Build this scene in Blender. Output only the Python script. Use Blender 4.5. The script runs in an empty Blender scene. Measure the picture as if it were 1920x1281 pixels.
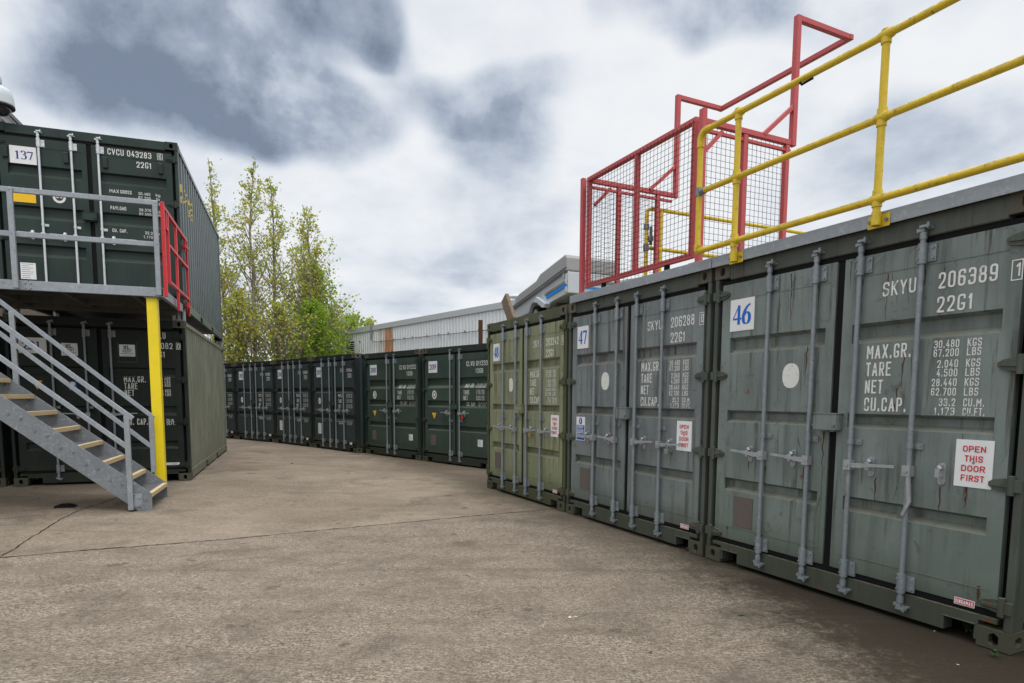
import bpy, math, random
from math import radians, sin, cos, pi, sqrt
from mathutils import Vector, Matrix, noise as mnoise
random.seed(7)
sc = bpy.context.scene
col = sc.collection

# ------------------------------------------------------------------ camera
F, PIT, ROLL, SY, HC = 1188.4, -0.0948, 0.0055, 218.08, 1.4445
cp, sp_, cr, sr = cos(PIT), sin(PIT), cos(ROLL), sin(ROLL)
Rp = Matrix(((1, 0, 0), (0, cp, sp_), (0, -sp_, cp)))
Rr = Matrix(((cr, 0, sr), (0, 1, 0), (-sr, 0, cr)))
RR = Rr @ Rp
camd = bpy.data.cameras.new('camera')
cam = bpy.data.objects.new('camera', camd)
col.objects.link(cam)
camd.sensor_width = 36.0
camd.lens = F / 1920 * 36
camd.shift_y = SY / 1920
camd.clip_start = 0.05
camd.clip_end = 2000
M3 = Matrix((RR[0], RR[2], -RR[1])).transposed()
cam.matrix_world = Matrix.Translation((0, 0, HC)) @ M3.to_4x4()
sc.camera = cam


def ray(px, py):
    c = Vector(((px - 960) / F, 1, -(py - 640.5 - SY) / F))
    return RR.transposed() @ c


# ------------------------------------------------------------------ node helper
class NT:
    def __init__(s, tree):
        s.t = tree; s.n = tree.nodes; s.l = tree.links
    def new(s, typ, **kw):
        nd = s.n.new(typ)
        for k, v in kw.items():
            setattr(nd, k, v)
        return nd
    def put(s, sock, v):
        if v is None: return
        if hasattr(v, 'is_linked') or isinstance(v, bpy.types.NodeSocket):
            s.l.new(v, sock)
        else:
            if isinstance(v, (tuple, list)) and len(v) == 3 and sock.type == 'RGBA': v = (*v, 1)
            sock.default_value = v
    def math(s, op, a, b=None, c=None, clamp=False):
        m = s.new('ShaderNodeMath', operation=op); m.use_clamp = clamp
        for i, v in enumerate((a, b, c)):
            if v is not None: s.put(m.inputs[i], v)
        return m.outputs[0]
    def noise(s, vec, scale, detail=4, rough=.55, dist=0):
        n = s.new('ShaderNodeTexNoise')
        s.put(n.inputs['Vector'], vec); n.inputs['Scale'].default_value = scale
        n.inputs['Detail'].default_value = detail; n.inputs['Roughness'].default_value = rough
        n.inputs['Distortion'].default_value = dist
        return n.outputs['Fac']
    def mapping(s, vec, scale=(1, 1, 1), loc=(0, 0, 0), rot=(0, 0, 0)):
        m = s.new('ShaderNodeMapping'); s.put(m.inputs['Vector'], vec)
        m.inputs['Scale'].default_value = scale; m.inputs['Location'].default_value = loc
        m.inputs['Rotation'].default_value = rot
        return m.outputs[0]
    def ramp(s, fac, stops):
        r = s.new('ShaderNodeValToRGB'); s.put(r.inputs[0], fac)
        e = r.color_ramp.elements
        while len(e) < len(stops): e.new(.5)
        for el, (p, c) in zip(e, stops):
            el.position = p
            el.color = (c, c, c, 1) if isinstance(c, (int, float)) else (*c, 1)
        return r.outputs[0]
    def step(s, fac, a, b, lo=0., hi=1.):
        m = s.new('ShaderNodeMapRange', interpolation_type='SMOOTHSTEP')
        s.put(m.inputs['Value'], fac)
        for k, v in (('From Min', a), ('From Max', b), ('To Min', lo), ('To Max', hi)): m.inputs[k].default_value = v
        return m.outputs[0]
    def mix(s, fac, a, b, blend='MIX'):
        m = s.new('ShaderNodeMix', data_type='RGBA', blend_type=blend)
        s.put(m.inputs[0], fac); s.put(m.inputs[6], a); s.put(m.inputs[7], b)
        return m.outputs[2]
    def vmath(s, op, a, b=None):
        m = s.new('ShaderNodeVectorMath', operation=op)
        s.put(m.inputs[0], a)
        if b is not None: s.put(m.inputs[1], b)
        return m.outputs[0]


# ------------------------------------------------------------------ world: sky with clouds
SUN_EL, SUN_AZ = radians(56), radians(150)      # azimuth measured from +Y towards +X
world = bpy.data.worlds.new('World')
sc.world = world
world.use_nodes = True
w = NT(world.node_tree)
for nd in list(w.n): w.n.remove(nd)
out = w.new('ShaderNodeOutputWorld')
bg = w.new('ShaderNodeBackground')
bg.inputs['Strength'].default_value = 0.12
sky = w.new('ShaderNodeTexSky', sky_type='NISHITA')
sky.sun_disc = False
sky.sun_elevation = SUN_EL
sky.sun_rotation = SUN_AZ
tc = w.new('ShaderNodeTexCoord')
sepd = w.new('ShaderNodeSeparateXYZ'); w.put(sepd.inputs[0], tc.outputs['Generated'])
dx, dy, dz = sepd.outputs
warp = w.new('ShaderNodeTexNoise'); w.put(warp.inputs['Vector'], tc.outputs['Generated'])
warp.inputs['Scale'].default_value = 3.2; warp.inputs['Detail'].default_value = 2.5; warp.inputs['Roughness'].default_value = .55
wsep = w.new('ShaderNodeSeparateXYZ'); w.put(wsep.inputs[0], warp.outputs['Color'])
az = w.math('ADD', w.math('ARCTAN2', dx, dy), w.math('MULTIPLY', w.math('SUBTRACT', wsep.outputs[0], .5), .34))
el = w.math('ADD', w.math('ARCSINE', dz), w.math('MULTIPLY', w.math('SUBTRACT', wsep.outputs[1], .5), .26))
blobs = [(330, 50, 250, 120, .95), (200, 140, 110, 90, .5), (480, 190, 240, 95, .9), (600, 225, 125, 75, .6), (310, 190, 210, 85, .5),
         (650, 15, 130, 80, .95), (715, 65, 60, 40, .45), (930, 195, 150, 70, .7), (950, 285, 120, 80, .6), (1290, 55, 140, 75, .75),
         (1500, 0, 300, 90, .45), (870, 440, 160, 80, .38), (1040, 210, 80, 70, .25), (1760, 300, 260, 130, .38), (200, -40, 160, 60, .3),
         (760, 60, 60, 120, .3), (90, 240, 130, 50, .15), (700, 560, 120, 30, .2)]
tot = None
for (bx, by, rx, ry, st) in blobs:
    def azel(x, y):
        d = ray(x, y).normalized()
        return math.atan2(d.x, d.y), math.asin(d.z)
    a0, e0 = azel(bx, by)
    a1, _ = azel(bx + rx, by); _, e1 = azel(bx, by + ry)
    ra, re = abs(a1 - a0) * 1.1, abs(e1 - e0) * 1.1
    u = w.math('DIVIDE', w.math('SUBTRACT', az, a0), ra)
    v = w.math('DIVIDE', w.math('SUBTRACT', el, e0), re)
    d2 = w.math('ADD', w.math('MULTIPLY', u, u), w.math('MULTIPLY', v, v))
    g = w.math('MULTIPLY', w.step(d2, 1.7, 0.0), st)
    tot = g if tot is None else w.math('ADD', tot, w.math('MULTIPLY', g, w.math('SUBTRACT', 1.0, w.math('MULTIPLY', tot, .55))))
zz = w.math('ADD', w.math('MAXIMUM', dz, 0.0), .22)
comb = w.new('ShaderNodeCombineXYZ')
w.put(comb.inputs[0], w.math('DIVIDE', dx, zz)); w.put(comb.inputs[1], w.math('DIVIDE', dy, zz))
fb = w.noise(comb.outputs[0], 1.5, 9, .58, .1)
fb2 = w.noise(comb.outputs[0], 4.2, 6, .6, .2)
fb3 = w.noise(tc.outputs['Generated'], 6.5, 10, .58, .12)
det = w.math('ADD', w.math('MULTIPLY', fb, .75), w.math('MULTIPLY', fb3, .95))
dark = w.math('MULTIPLY', tot, w.math('SUBTRACT', w.math('MULTIPLY', det, 2.5), 1.30))
amb = w.math('MULTIPLY', w.step(fb, .44, .70), .20)
amb2 = w.math('MULTIPLY', w.step(fb2, .45, .75), .07)
fb4 = w.noise(tc.outputs['Generated'], 13, 9, .60, .1)
dark = w.math('MULTIPLY', w.math('MINIMUM', dark, 1.25), w.math('ADD', .42, w.math('MULTIPLY', w.math('ADD', w.math('MULTIPLY', fb4, .5), w.math('MULTIPLY', fb3, .5)), .75)))
dark = w.math('ADD', w.math('ADD', dark, amb), amb2)
cl = w.ramp(dark, [(0.0, (.93, .945, .96)), (.14, (.80, .835, .885)), (.34, (.60, .655, .74)), (.62, (.37, .43, .53)), (1.0, (.205, .25, .335))])
# brighter cloud towards the zenith, as under a real overcast
up = w.math('ADD', 1.0, w.math('MULTIPLY', w.step(dz, .66, .97), 2.6))
cl = w.vmath('SCALE', cl); cl.node.inputs['Scale'].default_value = 1
w.put(cl.node.inputs['Scale'], w.math('MULTIPLY', up, 1 / .12))
skymix = w.mix(.93, sky.outputs[0], cl)
w.put(bg.inputs['Color'], skymix)
w.l.new(bg.outputs[0], out.inputs[0])

# ------------------------------------------------------------------ sun + exposure
sd = bpy.data.lights.new('sun', 'SUN')
sd.energy = 1.35
sd.angle = radians(22)
sd.color = (1, .955, .89)
so = bpy.data.objects.new('sun', sd)
col.objects.link(so)
sdir = Vector((sin(SUN_AZ) * cos(SUN_EL), cos(SUN_AZ) * cos(SUN_EL), sin(SUN_EL)))
so.rotation_euler = sdir.to_track_quat('Z', 'Y').to_euler()
so.location = (5, -5, 30)
sc.view_settings.view_transform = 'Standard'
sc.view_settings.look = 'None'
sc.view_settings.exposure = 0.0
sc.view_settings.gamma = 1.0
sc.view_settings.use_curve_mapping = False


# ------------------------------------------------------------------ mesh builder
class MB:
    def __init__(s):
        s.v = []; s.f = []; s.m = []; s.sm = []
    def add(s, vs, fs, mi=0, smooth=False):
        o = len(s.v)
        s.v += [tuple(p) for p in vs]
        for f in fs:
            s.f.append(tuple(i + o for i in f)); s.m.append(mi); s.sm.append(smooth)
        return s
    def box(s, x0, x1, y0, y1, z0, z1, mi=0):
        vs = [(x0, y0, z0), (x1, y0, z0), (x1, y1, z0), (x0, y1, z0), (x0, y0, z1), (x1, y0, z1), (x1, y1, z1), (x0, y1, z1)]
        return s.add(vs, [(0, 3, 2, 1), (4, 5, 6, 7), (0, 1, 5, 4), (1, 2, 6, 5), (2, 3, 7, 6), (3, 0, 4, 7)], mi)
    def bar(s, p, q, a, b, up=(0, 0, 1), mi=0):
        """rectangular bar from p to q, section a (sideways) x b (along up)"""
        p, q = Vector(p), Vector(q); d = (q - p).normalized(); up = Vector(up)
        sd_ = d.cross(up)
        if sd_.length < 1e-4: sd_ = d.cross(Vector((0, 1, 0)))
        sd_.normalize(); u2 = sd_.cross(d).normalized()
        vs = [e + sd_ * (i * a / 2) + u2 * (j * b / 2) for e in (p, q) for i, j in ((-1, -1), (1, -1), (1, 1), (-1, 1))]
        return s.add(vs, [(0, 1, 2, 3), (7, 6, 5, 4), (0, 4, 5, 1), (1, 5, 6, 2), (2, 6, 7, 3), (3, 7, 4, 0)], mi)
    def tube(s, pts, r, n=10, mi=0, cap=True):
        pts = [Vector(p) for p in pts]
        rs = r if isinstance(r, (list, tuple)) else [r] * len(pts)
        rings = []
        ref = None
        for i, p in enumerate(pts):
            d = (pts[min(i + 1, len(pts) - 1)] - pts[max(i - 1, 0)]).normalized()
            if ref is None:
                ref = d.cross(Vector((0, 0, 1)))
                if ref.length < .05: ref = d.cross(Vector((0, 1, 0)))
            ref = (ref - d * ref.dot(d)).normalized()
            b = d.cross(ref)
            rings.append([p + (ref * cos(2 * pi * k / n) + b * sin(2 * pi * k / n)) * rs[i] for k in range(n)])
        vs = [q for rg in rings for q in rg]
        fs = [(i * n + k, i * n + (k + 1) % n, (i + 1) * n + (k + 1) % n, (i + 1) * n + k) for i in range(len(pts) - 1) for k in range(n)]
        s.add(vs, fs, mi, True)
        if cap:
            s.add(rings[0], [tuple(range(n))[::-1]], mi); s.add(rings[-1], [tuple(range(n))], mi)
        return s
    def prism(s, poly, axis, a, b, mi=0):
        """poly in the two other axes extruded along axis from a to b"""
        def P(u, v, t):
            return {'x': (t, u, v), 'y': (u, t, v), 'z': (u, v, t)}[axis]
        n = len(poly)
        vs = [P(u, v, a) for u, v in poly] + [P(u, v, b) for u, v in poly]
        fs = [tuple(range(n)), tuple(range(2 * n - 1, n - 1, -1))] + [(i, i + n, (i + 1) % n + n, (i + 1) % n) for i in range(n)]
        return s.add(vs, fs, mi)
    def lathe(s, c, prof, n=20, mi=0):
        vs = [(c[0] + r * cos(2 * pi * k / n), c[1] + r * sin(2 * pi * k / n), c[2] + z) for r, z in prof for k in range(n)]
        fs = [(i * n + k, i * n + (k + 1) % n, (i + 1) * n + (k + 1) % n, (i + 1) * n + k) for i in range(len(prof) - 1) for k in range(n)]
        return s.add(vs, fs, mi, True)
    def mesh(s, name, mats):
        me = bpy.data.meshes.new(name)
        me.from_pydata(s.v, [], s.f)
        for m in mats: me.materials.append(m)
        me.polygons.foreach_set('material_index', s.m)
        me.polygons.foreach_set('use_smooth', s.sm)
        me.update()
        return me
    def build(s, name, mats, parent=None, bevel=0, fixn=True, loc=None):
        if not isinstance(mats, (list, tuple)): mats = [mats]
        me = s.mesh(name, mats)
        if fixn:
            import bmesh
            bm = bmesh.new(); bm.from_mesh(me)
            bmesh.ops.recalc_face_normals(bm, faces=bm.faces[:])
            bm.to_mesh(me); bm.free()
        o = bpy.data.objects.new(name, me)
        col.objects.link(o)
        if parent is not None: o.parent = parent
        if loc: o.location = loc
        if bevel:
            b = o.modifiers.new('bevel', 'BEVEL'); b.width = bevel; b.segments = 2; b.limit_method = 'ANGLE'; b.angle_limit = radians(50)
        return o


CACHE = {}
def cached(key, name, fn, mats, parent, bevel=0, loc=None):
    """objects that share one mesh"""
    if key not in CACHE:
        o = fn().build(name, mats, parent, bevel, loc=loc)
        CACHE[key] = o
        return o
    o = CACHE[key].copy()
    col.objects.link(o); o.parent = parent
    o.location = loc or (0, 0, 0)
    return o


def tag(o, label=None, cat=None, group=None, kind=None):
    for k, v in (('label', label), ('category', cat), ('group', group), ('kind', kind)):
        if v: o[k] = v
    return o


def empty(name, loc=(0, 0, 0), rz=0, label=None, cat=None, group=None):
    o = bpy.data.objects.new(name, None)
    col.objects.link(o); o.location = loc; o.rotation_euler = (0, 0, rz); o.empty_display_size = .3
    return tag(o, label, cat, group)


# ------------------------------------------------------------------ materials
def mat(name):
    m = bpy.data.materials.new(name); m.use_nodes = True
    t = NT(m.node_tree)
    b = m.node_tree.nodes['Principled BSDF']
    return m, t, b


def paint(name, colr, rough=.5, dirt=.35, rust=.3, metal=0., moss=.3, streak=.5, ledge=.7, var=.16, spec=.22):
    m, t, b = mat(name)
    tcn = t.new('ShaderNodeTexCoord'); oi = t.new('ShaderNodeObjectInfo')
    off = t.new('ShaderNodeCombineXYZ')
    t.put(off.inputs[0], t.math('MULTIPLY', oi.outputs['Random'], 37.))
    P = t.vmath('ADD', tcn.outputs['Object'], off.outputs[0])
    sp = t.new('ShaderNodeSeparateXYZ'); t.put(sp.inputs[0], tcn.outputs['Object'])
    geo = t.new('ShaderNodeNewGeometry')
    gn = t.new('ShaderNodeSeparateXYZ'); t.put(gn.inputs[0], geo.outputs['Normal'])
    n1 = t.noise(P, 1.7, 7, .6)
    n3 = t.noise(P, 38, 5, .65)
    st = t.noise(t.mapping(P, (17, 17, .9)), 1.0, 5, .62)
    st2 = t.noise(t.mapping(P, (50, 50, 2.2)), 1.0, 3, .6)
    base = t.mix(t.step(n1, .3, .72), tuple(c * (1 - var) for c in colr), tuple(min(1, c * (1 + var)) for c in colr))
    base = t.mix(t.math('MULTIPLY', t.step(n3, .45, .75), .10), base, tuple(c * .5 for c in colr))
    # pale chalky wash streaks
    base = t.mix(t.math('MULTIPLY', t.step(st2, .55, .8), .22 * streak), base, tuple(min(1, c * 1.5 + .03) for c in colr))
    # dark run-off streaks
    base = t.mix(t.math('MULTIPLY', t.math('MULTIPLY', t.step(st, .50, .66), t.step(n1, .32, .62)), .9 * dirt), base, (.045, .038, .028))
    # broad weathering: hazy pale and dark vertical bands, greener towards the foot where algae grows
    wb = t.noise(t.mapping(P, (5.5, 5.5, .55)), 1.0, 6, .6, .6)
    base = t.mix(t.math('MULTIPLY', t.step(wb, .50, .70), .55 * dirt), base, tuple(c * .48 for c in colr))
    base = t.mix(t.math('MULTIPLY', t.step(wb, .46, .30), .45 * streak), base, tuple(min(1, c * 1.35 + .01) for c in colr))
    alg = t.math('MULTIPLY', t.step(t.math('ADD', sp.outputs[2], t.math('MULTIPLY', n1, .9)), 1.9, .5), moss * .75)
    base = t.mix(alg, base, (colr[0] * .66, colr[1] * .74, colr[2] * .58))
    sm_ = t.noise(P, 9, 6, .7, .8)
    base = t.mix(t.math('MULTIPLY', t.step(sm_, .57, .70), .5 * dirt), base, (.06, .055, .040))
    # moss / splash dirt low down, with a ragged top
    low = t.math('SUBTRACT', t.math('ADD', t.math('MULTIPLY', n1, .55), .18), sp.outputs[2])
    base = t.mix(t.math('MULTIPLY', t.step(low, 0, .3), moss), base, (.050, .052, .028))
    # dust lying on ledges
    base = t.mix(t.math('MULTIPLY', t.math('MULTIPLY', t.step(gn.outputs[2], .25, .6), t.step(n3, .3, .6)), ledge), base, (.20, .185, .13))
    # rust
    rn = t.noise(P, 5.5, 8, .68)
    rr = t.math('MULTIPLY', t.step(t.math('ADD', rn, t.math('MULTIPLY', st2, .25)), .83 - .16 * rust, .90 - .12 * rust), min(1, rust * 2))
    base = t.mix(rr, base, t.mix(n3, (.10, .035, .014), (.23, .085, .03)))
    t.put(b.inputs['Base Color'], base)
    t.put(b.inputs['Roughness'], t.math('ADD', rough - .08, t.math('MULTIPLY', n1, .22)))
    b.inputs['Metallic'].default_value = metal; b.inputs['Specular IOR Level'].default_value = spec
    bp = t.new('ShaderNodeBump'); bp.inputs['Strength'].default_value = .30; bp.inputs['Distance'].default_value = .012
    t.put(bp.inputs['Height'], t.math('ADD', t.math('MULTIPLY', n3, .16), t.math('MULTIPLY', t.noise(P, 2.6, 3, .5), 1.2)))
    t.put(b.inputs['Normal'], bp.outputs[0])
    return m


def plain(name, colr, rough=.6, metal=0., var=.12, scale=20, bump=.1):
    m, t, b = mat(name)
    tcn = t.new('ShaderNodeTexCoord')
    n = t.noise(tcn.outputs['Object'], scale, 5, .6)
    t.put(b.inputs['Base Color'], t.mix(n, tuple(c * (1 - var) for c in colr), tuple(min(1, c * (1 + var)) for c in colr)))
    b.inputs['Roughness'].default_value = rough; b.inputs['Metallic'].default_value = metal; b.inputs['Specular IOR Level'].default_value = .5 if metal else (.05 if rough > .74 else .3)
    if bump:
        bp = t.new('ShaderNodeBump'); bp.inputs['Strength'].default_value = bump; bp.inputs['Distance'].default_value = .01
        t.put(bp.inputs['Height'], n); t.put(b.inputs['Normal'], bp.outputs[0])
    return m


def chipped(name, colr, chip=(.10, .09, .08), amt=.5, rough=.42, dirtamt=.5):
    m, t, b = mat(name)
    tcn = t.new('ShaderNodeTexCoord'); P = tcn.outputs['Object']
    n1 = t.noise(P, 3., 6, .6); n2 = t.noise(P, 26, 6, .7); n3 = t.noise(P, 90, 3, .6)
    base = t.mix(n1, tuple(c * .82 for c in colr), tuple(min(1, c * 1.12) for c in colr))
    base = t.mix(t.math('MULTIPLY', t.step(n2, .5, .72), .5 * dirtamt), base, tuple(c * .35 + .015 for c in colr))
    chipf = t.step(t.math('ADD', t.math('MULTIPLY', n2, .7), t.math('MULTIPLY', n3, .3)), .66 - .06 * amt, .69 - .06 * amt)
    base = t.mix(t.math('MULTIPLY', chipf, .85), base, chip)
    gg = t.new('ShaderNodeNewGeometry'); gs = t.new('ShaderNodeSeparateXYZ'); t.put(gs.inputs[0], gg.outputs['Normal'])
    topf = t.math('MULTIPLY', t.step(gs.outputs[2], -.1, .6), t.step(t.math('ADD', t.math('MULTIPLY', n2, .6), t.math('MULTIPLY', n1, .4)), .40, .58))
    base = t.mix(t.math('MULTIPLY', topf, max(0, .75 * dirtamt)), base, (.13, .085, .03))
    t.put(b.inputs['Base Color'], base)
    t.put(b.inputs['Roughness'], t.math('ADD', rough, t.math('MULTIPLY', chipf, .3)))
    bp = t.new('ShaderNodeBump'); bp.inputs['Strength'].default_value = .08; bp.inputs['Distance'].default_value = .003
    t.put(bp.inputs['Height'], n2); t.put(b.inputs['Normal'], bp.outputs[0])
    return m


def galv(name, colr=(.40, .43, .46), stain=.3, rough=.48):
    m, t, b = mat(name)
    tcn = t.new('ShaderNodeTexCoord'); P = tcn.outputs['Object']
    v = t.new('ShaderNodeTexVoronoi'); v.inputs['Scale'].default_value = 42; t.put(v.inputs['Vector'], P)
    n1 = t.noise(P, 4, 6, .65); n2 = t.noise(P, 22, 5, .6, 1.2)
    base = t.mix(n1, tuple(c * .72 for c in colr), tuple(c * 1.15 for c in colr))
    sv = t.new('ShaderNodeSeparateColor'); t.put(sv.inputs[0], v.outputs['Color'])
    base = t.mix(t.math('MULTIPLY', sv.outputs[0], .22), base, tuple(min(1, c * 1.4) for c in colr))
    base = t.mix(t.math('MULTIPLY', t.step(n2, .52, .72), stain), base, (.62, .65, .68))
    base = t.mix(t.math('MULTIPLY', t.step(t.noise(P, 7, 7, .7), .62, .72), .5), base, (.13, .10, .08))
    t.put(b.inputs['Base Color'], base)
    b.inputs['Metallic'].default_value = .35
    t.put(b.inputs['Roughness'], t.math('ADD', rough - .1, t.math('MULTIPLY', n1, .25)))
    return m


M = {}
M['grey'] = paint('grey_paint', (.185, .222, .212), dirt=.95, rust=.42, moss=.6)
M['grey2'] = paint('grey_paint_bluish', (.190, .215, .220), dirt=.95, rust=.42, moss=.6)
M['olive'] = paint('olive_paint', (.250, .268, .168), dirt=.85, rust=.4, moss=.6)
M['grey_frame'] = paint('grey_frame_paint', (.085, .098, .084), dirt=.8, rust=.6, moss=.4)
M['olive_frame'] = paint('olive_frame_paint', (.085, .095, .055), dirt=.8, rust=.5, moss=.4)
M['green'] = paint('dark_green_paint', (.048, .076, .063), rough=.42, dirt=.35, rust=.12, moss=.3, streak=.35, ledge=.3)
M['green_frame'] = paint('dark_green_frame_paint', (.026, .038, .033), rough=.45, dirt=.4, rust=.35, moss=.3, ledge=.3)
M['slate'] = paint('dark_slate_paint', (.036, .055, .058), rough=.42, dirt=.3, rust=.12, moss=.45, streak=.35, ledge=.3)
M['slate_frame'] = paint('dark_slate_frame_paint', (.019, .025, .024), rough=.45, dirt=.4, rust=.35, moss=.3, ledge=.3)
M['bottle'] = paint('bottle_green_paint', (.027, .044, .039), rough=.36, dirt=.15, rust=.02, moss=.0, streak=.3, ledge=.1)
M['bottle_lit_side'] = paint('lit_side_paint', (.075, .100, .105), spec=.5, rough=.27, dirt=.12, rust=.02, moss=.0, streak=.4, ledge=.1)  # side of container 137, lighter than its front: daylight put into the colour
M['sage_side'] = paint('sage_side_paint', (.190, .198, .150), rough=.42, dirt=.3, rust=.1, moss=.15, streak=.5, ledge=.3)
M['shade'] = paint('shaded_green_paint', (.016, .023, .020), rough=.45, dirt=.3, rust=.2, moss=.3, streak=.3, ledge=.2)  # front of container 221: shade under the landing is put into the colour
M['casting'] = paint('casting_steel', (.105, .10, .078), rough=.7, dirt=.7, rust=.6, moss=.4, ledge=.4)
M['rubber'] = plain('black_rubber', (.012, .012, .013), .75, bump=.2)
M['hole'] = plain('dark_cavity', (.006, .006, .006), .9, bump=0)
M['bar'] = galv('lock_bar_steel', (.235, .265, .285), .25, .5)
M['handle'] = galv('handle_steel', (.34, .36, .37), .3, .5)
M['barnew'] = galv('new_zinc_steel', (.62, .66, .68), .3, .4)
M['cam'] = paint('cam_steel', (.20, .21, .20), rough=.6, dirt=.6, rust=.5, moss=.1)
M['galv'] = galv('galvanised_steel', (.30, .33, .36), .3)
M['galvd'] = galv('dull_galvanised_steel', (.20, .22, .24), .3)
M['white'] = plain('white_sign_board', (.76, .77, .78), .4, var=.05, bump=0)
m_, t_, b_ = mat('white_lettering')
tcn = t_.new('ShaderNodeTexCoord'); nn1 = t_.noise(tcn.outputs['Object'], 34, 6, .7); nn2 = t_.noise(tcn.outputs['Object'], 4, 5, .6)
t_.put(b_.inputs['Base Color'], t_.mix(t_.math('MULTIPLY', t_.step(t_.math('ADD', t_.math('MULTIPLY', nn1, .7), t_.math('MULTIPLY', nn2, .3)), .54, .64), .8), t_.mix(nn2, (.62, .63, .59), (.78, .79, .76)), (.15, .17, .15)))
M['lett'] = m_
M['blue'] = plain('blue_ink', (.012, .13, .55), .4, var=.08, bump=0)
M['navy'] = plain('navy_ink', (.03, .045, .25), .4, var=.08, bump=0)
M['redink'] = plain('red_ink', (.60, .03, .035), .45, var=.1, bump=0)
M['signblue'] = plain('sign_blue', (.01, .09, .36), .4, var=.05, bump=0)
M['black'] = plain('black_ink', (.015, .015, .017), .5, bump=0)
M['yelsign'] = plain('yellow_sign', (.85, .50, .02), .45, var=.06, bump=0)
M['yellet'] = plain('yellow_lettering', (.62, .48, .13), .6, var=.2, bump=0)
M['brown'] = plain('brown_vent_plate', (.135, .115, .105), .75, var=.15, scale=14)
M['rustm'] = plain('rust', (.085, .045, .028), .9, var=.5, scale=60)
M['scratch'] = plain('dark_scratch', (.045, .035, .03), .9, var=.4, scale=60)
M['brass'] = plain('brass_padlock', (.45, .30, .12), .4, .6)
M['yellow'] = chipped('yellow_tube_paint', (.70, .50, .022), amt=.9, dirtamt=.85)
M['yellowpost'] = chipped('yellow_post_paint', (.86, .66, .01), amt=-.5, dirtamt=.08, rough=.35)
M['red'] = chipped('faded_red_paint', (.50, .080, .085), amt=.4, dirtamt=.5, rough=.55)
M['redgate'] = chipped('red_gate_paint', (.60, .022, .03), amt=-.1, dirtamt=.15)
M['wire'] = plain('rusty_mesh_wire', (.05, .03, .025), .8, bump=0)
M['wood'] = plain('weathered_wood', (.19, .15, .11), .85, var=.45, scale=18, bump=.5)
M['nosing'] = plain('sand_stair_nosing', (.52, .41, .25), .8, var=.14, scale=80, bump=.3)
M['grp'] = plain('grey_grit_tread', (.11, .11, .115), .9, var=.3, scale=120, bump=.5)
M['under'] = paint('dark_deck_underside', (.085, .085, .08), rough=.8, dirt=.5, rust=.3, moss=0)

# ------------------------------------------------------------------ lettering
def rnd_path(pts, closed, w_, h_, t_, R_):
    """pts in 0..1 glyph space -> rounded polyline in metres"""
    P = []
    for p in pts:
        P.append((Vector((p[0] * (w_ - t_) + t_ / 2, p[1] * (h_ - t_) + t_ / 2)), (p[2] if len(p) > 2 else 1) * R_))
    n = len(P); outp = []
    for i, (c, r) in enumerate(P):
        if (not closed and i in (0, n - 1)) or r < 1e-6:
            outp.append(c); continue
        a = P[(i - 1) % n][0]; b = P[(i + 1) % n][0]
        da = (a - c); db = (b - c)
        rr = min(r, da.length * .49, db.length * .49)
        A = c + da.normalized() * rr; B = c + db.normalized() * rr
        for k in range(4):
            s_ = k / 3
            outp.append((1 - s_) ** 2 * A + 2 * s_ * (1 - s_) * c + s_ ** 2 * B)
    if closed: outp.append(outp[0].copy())
    return outp


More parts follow.
